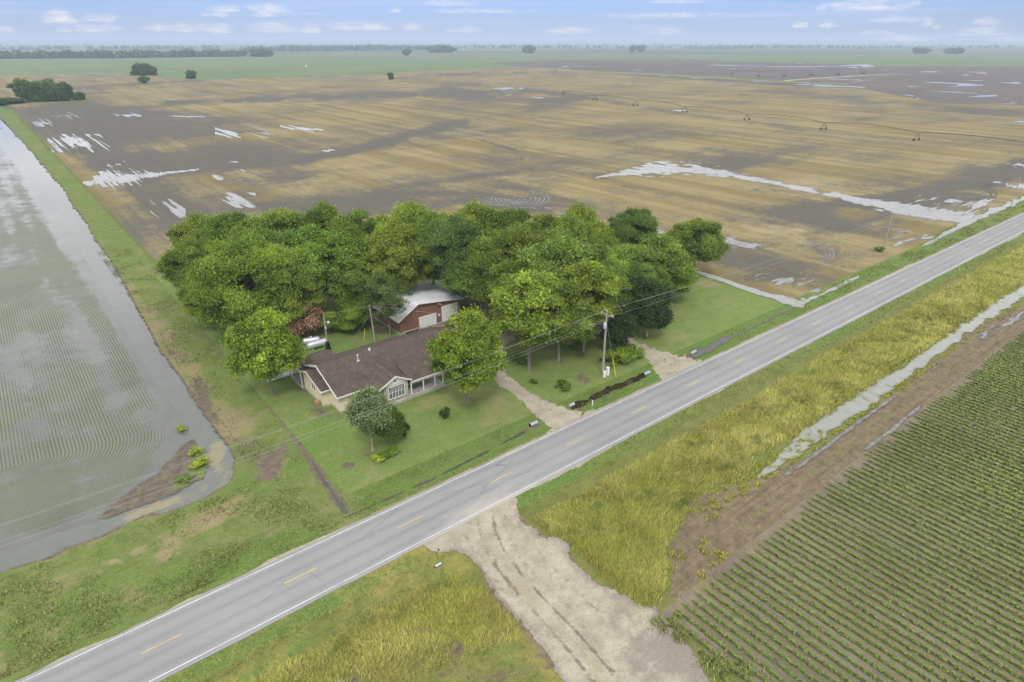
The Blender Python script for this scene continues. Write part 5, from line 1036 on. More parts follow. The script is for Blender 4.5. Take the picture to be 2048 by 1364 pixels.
def soybeans():
    r = np.random.default_rng(93); C = []; T = []
    for k in range(0, 150):
        x0 = ROW0 + k * ROWS
        step = .13 if x0 < 90 else .20
        lo = max(-40.0, 12 - (x0 - 36) * 1.05) - 6
        y = np.arange(lo, 23.7, step); y = y + r.normal(0, .05, len(y)); x = x0 + r.normal(0, .05, len(y)) + .05 * np.sin(y * .3 + k)
        vig = fbm(x * .06, y * .10, 110, 3); keep = (r.random(len(y)) < .96) & (vn(y * .35, np.full(len(y), k * 3.1), 111) > .03 + .45 * sst(y, 22.0, 24.2) * (x0 < 200)) & (np.abs(y - 24.2) > .4)
        PX, PY = PJ(x, y); keep &= ~((y > 23.2) & (x < 60))
        C.append(np.stack([x, y, .14 + 0 * x], 1)[keep]); T.append(np.stack([vig, np.full(len(y), float(k)), sst(y, 24.2, 21.5)], 1)[keep])
    C = np.concatenate(C); T = np.concatenate(T); per = 12; n = len(C) * per
    sz = np.repeat((.85 + .4 * T[:, 0]) * (.6 + .4 * T[:, 2]), per) * (1 + .4 * np.repeat(np.clip((C[:, 0] - 60) / 100, 0, 1), per))
    Q = np.repeat(C, per, 0) + np.stack([r.normal(0, .066, n) * sz, r.normal(0, .09, n), r.uniform(-.10, .16, n) * sz], 1)
    up = r.normal(0, .45, (n, 3)); up[:, 2] = 1
    V, F = leaves(Q, up, 1.0, r, 0, 1.3)
    V = Q.repeat(4, 0) + (V - Q.repeat(4, 0)) * (.155 * sz).repeat(4)[:, None]
    me = np_mesh('soybean_plants', V, F, False, None, dict(tint=np.clip(np.repeat(T[:, 0], per) + r.normal(0, .10, n), 0, 1), vary=np.clip(r.normal(.47, .06, n), 0, 1)))
    tag(link_mesh('soybean_plants', me, M['soy']), 'soybean plants drilled in straight green rows', None, None, 'stuff')
soybeans()

# ------------------------------------------------------------------ buildings and objects
def ray_dir(px, py):
    u = (px - CX) / FPX; v = (CY - py) / FPX; a = u; b = math.cos(TH) + v * math.sin(TH); c = -math.sin(TH) + v * math.cos(TH)
    return np.array([a * RX[0] + b * RX[1], a * NY[0] + b * NY[1], c])
def on_y(px, py, y): d = ray_dir(px, py); t = y / d[1]; return float(d[0] * t), float(CAMH + d[2] * t)
def on_x(px, py, x): d = ray_dir(px, py); t = x / d[0]; return float(d[1] * t), float(CAMH + d[2] * t)
def c5(x, y): return 560 + x / 4.2625, 540 + y / 4.2625
def height_at(x, y, py):
    lo, hi = 0.0, 45.0
    for _ in range(50):
        m = (lo + hi) / 2
        if PJ(np.float64(x), np.float64(y), m)[1] > py: lo = m
        else: hi = m
    return lo
class B:
    """collects solids in world coordinates and links them as one mesh under a parent"""
    def __init__(self): self.bm = bmesh.new()
    def box(self, x0, x1, y0, y1, z0, z1):
        v = [self.bm.verts.new(p) for p in [(x0, y0, z0), (x1, y0, z0), (x1, y1, z0), (x0, y1, z0), (x0, y0, z1), (x1, y0, z1), (x1, y1, z1), (x0, y1, z1)]]
        for f in [(0, 3, 2, 1), (4, 5, 6, 7), (0, 1, 5, 4), (1, 2, 6, 5), (2, 3, 7, 6), (3, 0, 4, 7)]: self.bm.faces.new([v[i] for i in f])
        return self
    def solid(self, pts, off):
        """polygon swept by an offset vector"""
        a = [self.bm.verts.new(p) for p in pts]; b = [self.bm.verts.new(tuple(np.array(p) + off)) for p in pts]; n = len(pts)
        self.bm.faces.new(a); self.bm.faces.new(b[::-1])
        for i in range(n): self.bm.faces.new([a[i], b[i], b[(i + 1) % n], a[(i + 1) % n]])
        return self
    def bar(self, p, q, r=.03, k=6, r2=None):
        V, F = tube([p, q], [r, r if r2 is None else r2], k); vs = [self.bm.verts.new(v) for v in V]
        for f in F: self.bm.faces.new([vs[i] for i in f])
        self.bm.faces.new(vs[:k][::-1]); self.bm.faces.new(vs[k:]); return self
    def poly(self, pts, rad, k=6):
        V, F = tube(pts, rad, k); vs = [self.bm.verts.new(v) for v in V]
        for f in F: self.bm.faces.new([vs[i] for i in f])
        return self
    def lathe(self, prof, o, k=16, axis='z'):
        rings = []
        for r, h in prof:
            ring = []
            for j in range(k):
                t = 2 * PI * j / k; c, s = r * math.cos(t), r * math.sin(t)
                p = (c, s, h) if axis == 'z' else (h, c, s) if axis == 'x' else (s, h, c)
                ring.append(self.bm.verts.new((o[0] + p[0], o[1] + p[1], o[2] + p[2])))
            rings.append(ring)
        for a, b in zip(rings, rings[1:]):
            for j in range(k): self.bm.faces.new([a[j], a[(j + 1) % k], b[(j + 1) % k], b[j]])
        for ring, rev in ((rings[0], True), (rings[-1], False)):
            if prof[0 if rev else -1][0] > 1e-4: self.bm.faces.new(ring[::-1] if rev else ring)
        return self
    def build(self, name, mat, parent=None, smooth=False, bevel=0.0):
        root = parent
        off = Vector((0, 0, 0))
        while root is not None: off += root.location; root = root.parent
        for v in self.bm.verts: v.co -= off
        bmesh.ops.recalc_face_normals(self.bm, faces=self.bm.faces)
        if bevel: bmesh.ops.bevel(self.bm, geom=[e for e in self.bm.edges], offset=bevel, segments=1, affect='EDGES')
        for f in self.bm.faces: f.smooth = smooth
        me = bpy.data.meshes.new(name); self.bm.to_mesh(me); self.bm.free()
        return link_mesh(name, me, mat, parent)
def m_shingle():
    m, w, b, o = new_mat('shingles'); p = w.pos(); x, y, z = w.sep(p)
    n = w.noise(p, 1.2, 5, .7); row = w.noise(w.comb(w.mul(x, 3.2), w.math('FLOOR', w.mul(z, 18)), 0.0), 1.0, 2, .5); fine = w.noise(p, 12, 3, .7)
    c = w.mix(w.ss(row, .25, .75), (.072, .053, .045), (.118, .090, .077)); c = w.mix(w.mul(w.ss(n, .45, .68), .75), c, (.145, .112, .096)); c = w.mix(w.mul(w.ss(w.noise(p, .35, 5, .7), .5, .66), .5), c, (.060, .046, .042))
    c = w.scale_col(c, w.gray(fine, .7, 1.3)); c = w.scale_col(c, w.gray(w.ss(w.math('FRACT', w.mul(z, 18)), 0, .25), .8, 1.0))
    w.L.new(c, b.inputs['Base Color']); b.inputs['Roughness'].default_value = .95; return m
def m_stone(name, c1, c2):
    m, w, b, o = new_mat(name); p = w.pos(); x, y, z = w.sep(p)
    br = w.new('ShaderNodeTexBrick'); w.put(br.inputs['Vector'], w.comb(w.add(x, y), z, 0.0)); br.inputs['Scale'].default_value = 1.0
    br.inputs['Brick Width'].default_value = .55; br.inputs['Row Height'].default_value = .18; br.inputs['Mortar Size'].default_value = .012
    w.put(br.inputs['Color1'], c1); w.put(br.inputs['Color2'], c2); w.put(br.inputs['Mortar'], tuple(v * .75 for v in c1))
    c = w.scale_col(br.outputs['Color'], w.gray(w.noise(p, .9, 5, .65), .72, 1.25)); c = w.mix(w.mul(w.ss(z, .55, .05), w.ss(w.noise(p, 1.5, 4, .6), .4, .65)), c, (.30, .24, .16))
    w.L.new(c, b.inputs['Base Color']); w.L.new(w.bump(br.outputs['Fac'], -.3, .02), b.inputs['Normal']); return m
def m_metal_roof():
    m, w, b, o = new_mat('galvanised_roof'); p = w.pos(); x, y, z = w.sep(p)
    st = w.noise(p, 1.0, 5, .65, (.35, 1.5, .3)); rib = w.ss(w.math('ABSOLUTE', w.sub(w.math('FRACT', w.mul(y, 1.35)), .5)), .42, .5)
    c = w.mix(w.ss(st, .3, .7), (.74, .75, .77), (.86, .87, .88))
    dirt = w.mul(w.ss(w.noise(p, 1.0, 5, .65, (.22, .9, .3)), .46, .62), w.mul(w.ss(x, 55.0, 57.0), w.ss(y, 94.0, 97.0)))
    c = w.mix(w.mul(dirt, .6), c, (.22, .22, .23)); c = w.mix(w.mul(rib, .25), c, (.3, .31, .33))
    c = w.mix(w.mul(w.ss(w.noise(p, .8, 4, .7), .62, .75), .3), c, (.30, .22, .17))
    w.L.new(c, b.inputs['Base Color']); b.inputs['Roughness'].default_value = .42; b.inputs['Metallic'].default_value = 0.0; return m
def m_siding(name, col, step=.16, axis=2):
    m, w, b, o = new_mat(name); p = w.pos(); s = w.sep(p)[axis]
    g = w.ss(w.math('FRACT', w.mul(s, 1 / step)), 0, .14)
    c = w.scale_col(col, w.gray(g, .72, 1.0)); c = w.scale_col(c, w.gray(w.noise(p, 2.0, 5, .65), .82, 1.15)); c = w.scale_col(c, w.gray(w.noise(p, 1, 4, .6, (1.5, 1.5, .15)), .86, 1.1))
    w.L.new(c, b.inputs['Base Color']); b.inputs['Roughness'].default_value = .7; return m
def m_glass():
    m, w, b, o = new_mat('window_glass'); c = w.mix(w.ss(w.noise(w.pos(), 1.3, 3, .6), .4, .6), (.018, .022, .026), (.06, .065, .07))
    w.L.new(c, b.inputs['Base Color']); b.inputs['Roughness'].default_value = .05; b.inputs['Specular IOR Level'].default_value = .6; return m
M['shingle'] = m_shingle(); M['cream'] = m_stone('cream_stone', (.70, .60, .40), (.75, .66, .47)); M['tan'] = m_stone('tan_stone', (.43, .39, .31), (.52, .48, .40))
M['white'] = simple_mat('white_trim', (.80, .80, .79), .55, var=.04); M['whiteside'] = m_siding('white_siding', (.78, .78, .77)); M['barnred'] = m_siding('red_barn_boards', (.255, .128, .092), .3, 0)
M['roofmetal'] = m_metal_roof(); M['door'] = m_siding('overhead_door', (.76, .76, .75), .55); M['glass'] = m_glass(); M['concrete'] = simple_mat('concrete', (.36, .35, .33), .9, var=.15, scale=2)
M['wood'] = simple_mat('grey_wood', (.30, .26, .21), .9, var=.2, scale=4, stretch=(1, 1, .2)); M['polewood'] = simple_mat('pole_wood', (.34, .31, .275), .9, var=.2, scale=4, stretch=(2, 2, .2)); M['silver'] = M['silver']
M['tank'] = simple_mat('silver_tank_paint', (.62, .63, .65), .35, .5, .07, 2); M['galv'] = simple_mat('galvanised_pipe', (.42, .46, .52), .4, .6, .12, 4); M['black'] = simple_mat('black_plastic', (.02, .02, .022), .4, 0, .1)
M['dark'] = simple_mat('dark_inside', (.012, .011, .010), .9); M['wire'] = simple_mat('weathered_wire', (.34, .35, .345), .5, .3, .05); M['yellow'] = simple_mat('yellow_guard', (.75, .62, .06), .5, 0, .05); M['grayshell'] = simple_mat('grey_can', (.55, .58, .61), .4, .1, .06)
M['rust'] = simple_mat('rusty_steel', (.17, .105, .085), .6, .5, .15, 2); M['tyre'] = simple_mat('tyre', (.03, .028, .026), .9); M['terra'] = simple_mat('terracotta', (.46, .235, .17), .9, 0, .12); M['red'] = simple_mat('red_paint', (.5, .06, .04), .5)
M['vine'] = m_leaf('vine_leaves', (.016, .026, .010), (.05, .07, .025), .15); M['stoneblock'] = simple_mat('pale_stone', (.46, .41, .34), .9, 0, .18)

def slab(pts, t, name, mat, parent): return B().solid(pts, np.array([0, 0, -t])).build(name, mat, parent)
def window_x(parent, y, x0, x1, z0, z1, n, dep=-.05, label=None):
    """framed window in a wall that faces -Y: frame part, one pane each as sub-parts"""
    f = B(); t = .09
    f.box(x0 - t, x1 + t, y + dep * 1.6, y + .02, z0 - t, z0); f.box(x0 - t, x1 + t, y + dep * 1.6, y + .02, z1, z1 + t)
    xs = np.linspace(x0, x1, n + 1)
    for i, x in enumerate(xs):
        w_ = t if i in (0, n) else t * .8; a, b_ = (x - t, x) if i == 0 else (x, x + t) if i == n else (x - w_ / 2, x + w_ / 2); f.box(a, b_, y + dep * 1.5, y + .02, z0, z1)
    o = f.build('window', M['white'], parent)
    if label: o['label'] = label
    for i in range(n):
        g = B().box(xs[i] + .05, xs[i + 1] - .05, y + dep * .3, y + .015, z0 + .002, z1 - .002).build('pane', M['glass'], o)
        mb = B(); zm = (z0 + z1) / 2; mb.box(xs[i] + .05, xs[i + 1] - .05, y + dep * .8, y + dep * .32, zm - .03, zm + .03); xm = (xs[i] + xs[i + 1]) / 2; mb.box(xm - .022, xm + .022, y + dep * .7, y + dep * .33, z0 + .01, z1 - .01); mb.build('muntin', M['white'], o)
    return o
def window_y(parent, x, y0, y1, z0, z1, n=2, dep=-.05):
    f = B(); t = .09
    f.box(x + dep * 1.6, x + .02, y0 - t, y1 + t, z0 - t, z0); f.box(x + dep * 1.6, x + .02, y0 - t, y1 + t, z1, z1 + t)
    ys = np.linspace(y0, y1, n + 1)
    for i, y in enumerate(ys): a, b_ = (y - t, y) if i == 0 else (y, y + t) if i == n else (y - t / 2, y + t / 2); f.box(x + dep * 1.5, x + .02, a, b_, z0, z1)
    o = f.build('window', M['white'], parent)
    for i in range(n): B().box(x + dep * .3, x + .015, ys[i] + .05, ys[i + 1] - .05, z0 + .002, z1 - .002).build('pane', M['glass'], o)
    return o
def farmhouse():
    h = thing('farmhouse', 'cream stone farmhouse with brown shingle roof and white gables', 'house', (37, 79, 0))
    RZ, RYc, EZ = 4.75, 79.8, 2.55
    zf = lambda y: EZ + (RZ - EZ) * (y - 73.4) / (RYc - 73.4)
    # walls
    w = B(); w.box(28.7, 44.0, 74.0, 85.7, 0, 2.62); w.box(44.0, 50.6, 74.6, 85.4, 0, 2.55); w.box(27.6, 28.7, 76.85, 83.6, 0, 2.5); w.build('wall', M['cream'], h)
    B().box(34.9, 38.36, 71.9, 74.0, 0, 2.55).build('bay_wall', M['tan'], h)['label'] = 'tan stone bay wall under the front gable'
    f = B(); f.box(28.62, 44.08, 73.9, 85.8, 0, .18); f.box(27.52, 28.62, 76.75, 83.7, 0, .16); f.build('foundation', M['concrete'], h)
    # gable ends in white siding
    B().solid([(28.72, 74.0, 2.6), (28.72, 85.7, 2.6), (28.72, RYc, RZ - .12)], np.array([.12, 0, 0])).build('gable', M['whiteside'], h)
    g2 = B().solid([(27.58, 76.85, 2.48), (27.58, 83.9, 2.62), (27.58, 81.3, 3.52)], np.array([.12, 0, 0])).build('gable', M['whiteside'], h)
    g3 = B().solid([(33.9, 71.86, 2.52), (38.7, 71.86, 2.52), (36.35, 71.86, 3.72)], np.array([0, .12, 0])).build('gable', M['whiteside'], h)
    B().box(36.2, 36.55, 71.80, 71.855, 2.95, 3.08).build('vent', M['dark'], g3)
    B().solid([(43.9, 74.0, 2.6), (43.9, 85.7, 2.6), (43.9, RYc, RZ - .12)], np.array([.1, 0, 0])).build('gable', M['whiteside'], h)
    B().box(28.64, 28.71, 78.9, 79.2, 3.45, 3.75).build('vent', M['dark'], h); B().box(28.64, 28.71, 77.7, 78.2, 3.05, 3.35).build('vent', M['dark'], h)
    # roofs
    r = B()
    r.solid([(28.3, 73.4, EZ), (44.35, 73.4, EZ), (44.35, RYc, RZ), (28.3, RYc, RZ)], np.array([0, 0, -.13])); r.solid([(28.3, RYc + .002, RZ), (44.35, RYc + .002, RZ), (44.35, 86.2, EZ), (28.3, 86.2, EZ)], np.array([0, 0, -.13]))
    r.solid([(38.6, 71.3, 2.48), (44.35, 71.3, 2.48), (44.35, 76.4, zf(76.4) + .02), (38.6, 76.4, zf(76.4) + .02)], np.array([0, 0, -.11]))
    r.solid([(44.36, 74.0, 2.5), (51.0, 74.0, 2.5), (51.0, 80.3, 4.4), (44.36, 80.3, 4.4)], np.array([0, 0, -.13])); r.solid([(44.36, 80.302, 4.4), (51.0, 80.302, 4.4), (51.0, 85.8, 2.5), (44.36, 85.8, 2.5)], np.array([0, 0, -.13]))
    # bay gable runs back into the main slope
    yb = 73.4 + (3.85 - EZ) / (RZ - EZ) * (RYc - 73.4)
    r.solid([(33.6, 71.55, 2.56), (36.35, 71.55, 3.85), (36.35, yb + .3, 3.88), (33.6, 73.5, 2.56)], np.array([0, 0, -.12])); r.solid([(36.352, 71.55, 3.85), (38.95, 71.55, 2.58), (38.95, 73.6, 2.60), (36.352, yb + .3, 3.88)], np.array([0, 0, -.12]))
    # wing and rear porch roofs
    r.solid([(27.25, 76.4, 2.5), (28.85, 76.4, 2.5), (30.4, 81.3, 3.62), (27.25, 81.3, 3.62)], np.array([0, 0, -.12])); r.solid([(27.25, 81.302, 3.62), (30.4, 81.302, 3.62), (30.4, 84.2, 2.68), (27.25, 84.2, 2.68)], np.array([0, 0, -.12]))
    r.solid([(27.2, 83.4, 2.78), (33.2, 83.4, 2.95), (33.2, 86.1, 3.45), (27.2, 86.1, 3.45)], np.array([0, 0, -.12])); r.solid([(27.2, 86.102, 3.45), (33.2, 86.102, 3.45), (33.2, 88.4, 2.7), (27.2, 88.4, 2.7)], np.array([0, 0, -.12]))
    roof = r.build('roof', M['shingle'], h)
    # white fascia and barge boards
    t = B()
    def board(p, q, hh=.2, dx=(0, 0, 0)): t.solid([p, q, (q[0], q[1], q[2] - hh), (p[0], p[1], p[2] - hh)], np.array(dx))
    board((28.28, 73.36, EZ + .02), (28.28, RYc, RZ + .02), .28, (-.05, 0, 0)); board((28.28, RYc, RZ + .02), (28.28, 86.2, EZ + .02), .28, (-.05, 0, 0))
    board((28.25, 73.38, EZ - .01), (33.6, 73.38, EZ - .01), .17, (0, -.05, 0)); board((33.58, 71.53, 2.58), (36.35, 71.53, 3.87), .22, (0, -.05, 0)); board((36.35, 71.53, 3.87), (38.97, 71.53, 2.60), .22, (0, -.05, 0))
    board((33.57, 71.5, 2.52), (33.57, 73.5, 2.52), .16, (-.04, 0, 0)); board((38.6, 71.28, 2.46), (44.37, 71.28, 2.46), .2, (0, -.05, 0)); board((44.38, 73.98, 2.48), (51.02, 73.98, 2.48), .18, (0, -.05, 0))
    board((27.23, 76.38, 2.52), (27.23, 81.3, 3.64), .24, (-.05, 0, 0)); board((27.23, 81.3, 3.64), (27.23, 84.2, 2.70), .24, (-.05, 0, 0)); board((27.2, 76.38, 2.48), (28.85, 76.38, 2.48), .16, (0, -.05, 0))
    board((27.18, 83.4, 2.8), (27.18, 86.1, 3.47), .22, (-.05, 0, 0)); board((27.18, 86.1, 3.47), (27.18, 88.4, 2.72), .22, (-.05, 0, 0)); board((51.02, 74.0, 2.52), (51.02, 80.3, 4.42), .24, (.05, 0, 0))
    t.build('fascia', M['white'], h)
    # front porch
    B().box(38.36, 44.2, 71.5, 74.0, 0, .42).build('porch_floor', M['concrete'], h)
    cb = B(); cb.box(34.8, 44.25, 71.15, 71.5, 0, .30); cb.build('porch_kerb', M['tan'], h)
    for x in (38.75, 40.75, 42.7, 44.1): B().box(x - .07, x + .07, 71.55, 71.69, .42, 2.42).build('porch_post', M['white'], h)
    B().box(27.2, 28.6, 83.7, 88.1, 0, .22).build('porch_floor', M['concrete'], h)
    for y in (84.0, 87.9): B().box(27.3, 27.44, y - .07, y + .07, .22, 2.72).build('porch_post', M['white'], h)
    # openings
    window_x(h, 71.9, 35.3, 37.75, .62, 2.28, 5, label='five pane bow window in a white frame')
    window_x(h, 74.0, 31.2, 33.0, .95, 2.2, 2); window_y(h, 34.9, 72.5, 73.4, 1.0, 2.1, 1); window_y(h, 27.6, 79.2, 80.6, 1.3, 2.3, 2)
    d = B().box(39.2, 40.1, 73.93, 74.02, .42, 2.3).build('door', M['dark'], h); B().box(39.95, 40.02, 73.86, 73.93, 1.3, 1.42).build('handle', M['galv'], d)
    window_x(h, 74.0, 41.0, 42.6, 1.0, 2.1, 2)
    # roof furniture
    def pipe(px, py, hh, rr):
        # find the point of the front slope under this pixel
        for y in np.linspace(73.5, 79.7, 200):
            x, z = on_y(px, py, y)
            if z <= zf(y): break
        b = B().lathe([(rr * 2.4, -.1), (rr * 2.4, .02), (rr, .04), (rr, hh), (rr * 1.7, hh + .01), (rr * 1.7, hh + .12), (.01, hh + .2)], (x, y, zf(y)), 12); b.build('vent_pipe', M['grayshell'], roof)
    pipe(*c5(668, 793), .75, .09); pipe(*c5(764, 703), .12, .1)
    h.scale = (1, 1, 1.09)
    return h
farmhouse()
x0, y0 = (float(v) for v in P(635, 808)); tb = thing('terracotta_box', 'pinkish terracotta box leaning against the house end wall', 'box', (x0, y0, 0)); B().box(x0 - .28, x0 + .28, y0 - .3, y0 + .3, 0, .5).build('crate_body', M['terra'], tb, bevel=.03); B().box(x0 - .31, x0 + .31, y0 - .33, y0 + .33, .5, .56).build('lid', M['terra'], tb)

def shed():
    s = thing('garden_shed', 'small white sided shed with a shallow brown roof behind the house', 'shed', (25.6, 90.2, 0))
    B().box(24.0, 27.4, 89.0, 91.8, 0, 2.2).build('wall', M['whiteside'], s)
    r = B(); r.solid([(23.7, 88.6, 2.15), (27.7, 88.6, 2.15), (27.7, 90.4, 2.75), (23.7, 90.4, 2.75)], np.array([0, 0, -.1])); r.solid([(23.7, 90.402, 2.75), (27.7, 90.402, 2.75), (27.7, 92.2, 2.15), (23.7, 92.2, 2.15)], np.array([0, 0, -.1])); r.build('roof', M['shingle'], s)
    B().solid([(27.38, 89.0, 2.18), (27.38, 91.8, 2.18), (27.38, 90.4, 2.66)], np.array([-.08, 0, 0])).build('gable', M['whiteside'], s)
    aw = [(*(float(v) for v in P(px, py, 2.25)), 2.25) for px, py in ((566, 750), (601, 742), (616, 717), (566, 721))]
    B().solid(aw, np.array([0, 0, -.09])).build('awning', M['white'], s)
    for q in (aw[1], aw[2]): B().bar((q[0], q[1], 0), (q[0] - .05, q[1], 2.15), .05).build('post', M['white'], s)
    d = B().box(24.6, 25.5, 88.93, 89.01, .1, 2.0).build('door', M['white'], s); B().box(25.35, 25.42, 88.88, 88.93, 1.0, 1.1).build('handle', M['galv'], d)
shed()

def barn():
    b = thing('barn', 'red barn with white metal roof and two white overhead doors', 'barn', (54.5, 97.5, 0)); Y0, Y1 = 91.8, 104.2
    prof = [(48.5, 0), (48.5, 2.75), (52.1, 4.85), (60.9, 3.7), (60.9, 0)]
    B().solid([(x, Y0, z) for x, z in prof], np.array([0, Y1 - Y0, 0])).build('wall', M['barnred'], b)
    r = B(); r.solid([(47.85, Y0 - .45, 2.48), (52.1, Y0 - .45, 4.98), (52.1, Y1 + .4, 4.98), (47.85, Y1 + .4, 2.48)], np.array([0, 0, -.08])); r.solid([(52.102, Y0 - .45, 4.98), (61.6, Y0 - .45, 3.74), (61.6, Y1 + .4, 3.74), (52.102, Y1 + .4, 4.98)], np.array([0, 0, -.08])); r.build('roof', M['roofmetal'], b)
    t = B()
    for p, q in (((47.83, Y0 - .47, 2.47), (52.1, Y0 - .47, 4.97)), ((52.1, Y0 - .47, 4.97), (61.62, Y0 - .47, 3.73))): t.solid([p, q, (q[0], q[1], q[2] - .14), (p[0], p[1], p[2] - .14)], np.array([0, -.04, 0]))
    t.build('fascia', M['white'], b)
    for (a, c_, d, e) in (((1188, 408), (1325, 370), (1195, 490), (1325, 455)), ((1380, 318), (1505, 278), (1385, 430), (1508, 400))):
        xa, za = on_y(*c5(*a), Y0); xb, zb = on_y(*c5(*c_), Y0); za = (za + zb) / 2
        dr = B().box(xa, xb, Y0 - .06, Y0 + .02, .02, max(2.0, za)).build('overhead_door', M['door'], b)
        fr = B(); fr.box(xa - .12, xa, Y0 - .08, Y0 + .02, 0, za + .12); fr.box(xb, xb + .12, Y0 - .08, Y0 + .02, 0, za + .12); fr.box(xa, xb, Y0 - .08, Y0 + .02, za, za + .12); fr.build('door_frame', M['white'], dr); B().box((xa + xb) / 2 - .15, (xa + xb) / 2 + .15, Y0 - .1, Y0 - .06, .3, .36).build('handle', M['black'], dr)
    x, z = on_y(*c5(1355, 383), Y0); s = B().lathe([(.24, 0), (.24, .03)], (x, Y0 - .06, z), 20, 'y').build('round_sign', M['white'], b); B().box(x - .13, x + .13, Y0 - .085, Y0 - .062, z - .05, z + .03).build('sign_mark', M['red'], s)
    x, z = on_y(*c5(1350, 285), Y0); l = B().box(x - .25, x + .25, Y0 - .5, Y0 - .05, z - .1, z + .12).build('lamp_housing', M['terra'], b); B().lathe([(.1, -.3), (.16, -.12)], (x + .2, Y0 - .3, z), 10).build('lamp_head', M['white'], l)
    x, z = on_y(*c5(1195, 350), Y0); B().box(x - .2, x + .2, Y0 - .15, Y0, z - .06, z + .08).build('vent', M['rust'], b)
    f = B(); f.box(48.2, 61.0, Y0 - .35, Y0 - .02, 0, .12); f.box(48.1, 48.48, Y0, Y1, 0, .10); f.build('footing', M['concrete'], b)
    return b
barn()
xa, _ = on_y(*c5(1040, 530), 91.2); xb, _ = on_y(*c5(1195, 490), 91.2)
bn = thing('plank_bench', 'long grey plank bench along the barn front beside the low door', 'bench', ((xa + xb) / 2, 91.1, 0)); B().box(xa, xb, 90.85, 91.3, .5, .58).build('seat', M['wood'], bn)
for x in (xa + .3, xb - .3): B().box(x - .12, x + .12, 90.9, 91.25, 0, .5).build('leg', M['stoneblock'], bn)
x, y = (float(v) for v in P(*c5(1060, 548))); sb = B(); sb.lathe([(.28, 0), (.3, .18), (.22, .34), (.05, .38)], (x, y, 0), 7); tag(sb.build('stone', M['stoneblock']), 'pale stone lying at the barn corner by the bench end', 'stone')

def tank(pa, pb, rad, label):
    (xa, ya), (xb, yb) = [tuple(float(v) for v in P(*p, .75)) for p in (pa, pb)]; L = math.hypot(xb - xa, yb - ya); ang = math.atan2(yb - ya, xb - xa)
    t = thing('propane_tank', label, 'tank', ((xa + xb) / 2, (ya + yb) / 2, 0), ang, 'propane tanks behind the house')
    def part(nm, b, m, sm=False):
        bmesh.ops.recalc_face_normals(b.bm, faces=b.bm.faces)
        for f in b.bm.faces: f.smooth = sm
        me = bpy.data.meshes.new(nm); b.bm.to_mesh(me); b.bm.free(); return link_mesh(nm, me, m, t)
    pr = [(.02, -L / 2)] + [(rad * math.sin(a), -L / 2 + rad * .7 * (1 - math.cos(a))) for a in np.linspace(.35, PI / 2, 5)] + [(rad * math.sin(a), L / 2 - rad * .7 * (1 - math.cos(a))) for a in np.linspace(PI / 2, .35, 5)] + [(.02, L / 2)]
    part('shell', B().lathe(pr, (0, 0, rad + .22), 20, 'x'), M['tank'], True); part('dome', B().lathe([(.2, 0), (.2, .16), (.12, .24), (.01, .26)], (0, 0, 2 * rad + .2), 12), M['tank'], True)
    for s in (-.3, .3): part('leg', B().box(s * L - .12, s * L + .12, -rad * .8, rad * .8, 0, .36), M['concrete'])
tank(c5(232, 655), c5(408, 608), .62, 'long silver propane tank beside the yard lamp pole'); tank(c5(190, 612), c5(345, 590), .55, 'shorter silver propane tank behind the long one')

def wire(pts, sag, r, label, name='power_line', n=14, group=None):
    """a hanging conductor between two points (parabolic sag)"""
    p, q = np.array(pts[0], float), np.array(pts[1], float); P_ = []
    for t in np.linspace(0, 1, n): v = p + (q - p) * t; v[2] -= 4 * sag * t * (1 - t); P_.append(v)
    V, F = tube(P_, [r] * n, 5); o = link_mesh(name, np_mesh(name, V, F, True), M['wire']); return tag(o, label, 'wire', group)
def utility_pole(x, y, h, label, arm=True, can=True, r=.16, group=None, lean=(0, 0)):
    u = thing('utility_pole', label, 'pole', (x, y, 0), 0, group); top = (x + lean[0], y + lean[1], h)
    B().poly([(x, y, -.2), (x + lean[0] / 2, y + lean[1] / 2, h / 2), top], [r * 1.15, r, r * .72], 10).bar((top[0], top[1], h - .01), (top[0], top[1], h + .02), r * .72, 10).build('post', M['polewood'], u)
    if arm:
        a = B().box(x - .06 + .17, x + .06 + .17, y - 1.25, y + 1.25, h - .78, h - .66).build('crossarm', M['polewood'], u)
        for d in (-1.1, 1.1): B().lathe([(.035, 0), (.06, .05), (.045, .1), (.065, .14), (.02, .2)], (x + .17, y + d, h - .66), 8).build('insulator', M['white'], a)
        br = B()
        for d in (-.7, .7): br.bar((x + .14, y + d, h - .76), (x + .1, y, h - 1.35), .02, 4)
        br.build('brace', M['galv'], u)
        B().lathe([(.04, 0), (.06, .06), (.04, .12), (.02, .2)], (x, y, h), 8).build('insulator', M['white'], u)
    if can:
        c = B().lathe([(.2, 0), (.24, .04), (.24, .86), (.18, .96), (.02, 1.0)], (x - .36, y - .12, h - 2.75), 16).build('transformer', M['grayshell'], u, True)
        B().lathe([(.03, 0), (.05, .08), (.03, .2)], (x - .36, y - .2, h - 1.76), 8).build('bushing', M['white'], c); ar = B().lathe([(.04, 0), (.06, .1), (.03, .3)], (x + .3, y - .75, h - .66), 8).build('arrester', M['white'], u)
    return u
UX, UY = (float(v) for v in P(1205, 751)); UH = height_at(UX, UY, 621.5)
utility_pole(UX, UY, UH, 'tall wooden utility pole with crossarm and grey transformer by the drives', True, True, .17)
gx, gy = (float(v) for v in P(1232, 755.5)); ga, gb = np.array([UX + .1, UY, UH - 2.0]), np.array([gx, gy, 0.0])
g = thing('guy_wire', 'guy wire with yellow guard staying the transformer pole', 'guy wire', (gx, gy, 0)); B().bar(tuple(ga), tuple(gb), .02, 5).build('cable', M['wire'], g); B().bar(tuple(gb + (ga - gb) * .36), tuple(gb + (0, 0, .02)), .055, 6).build('guard', M['yellow'], g)
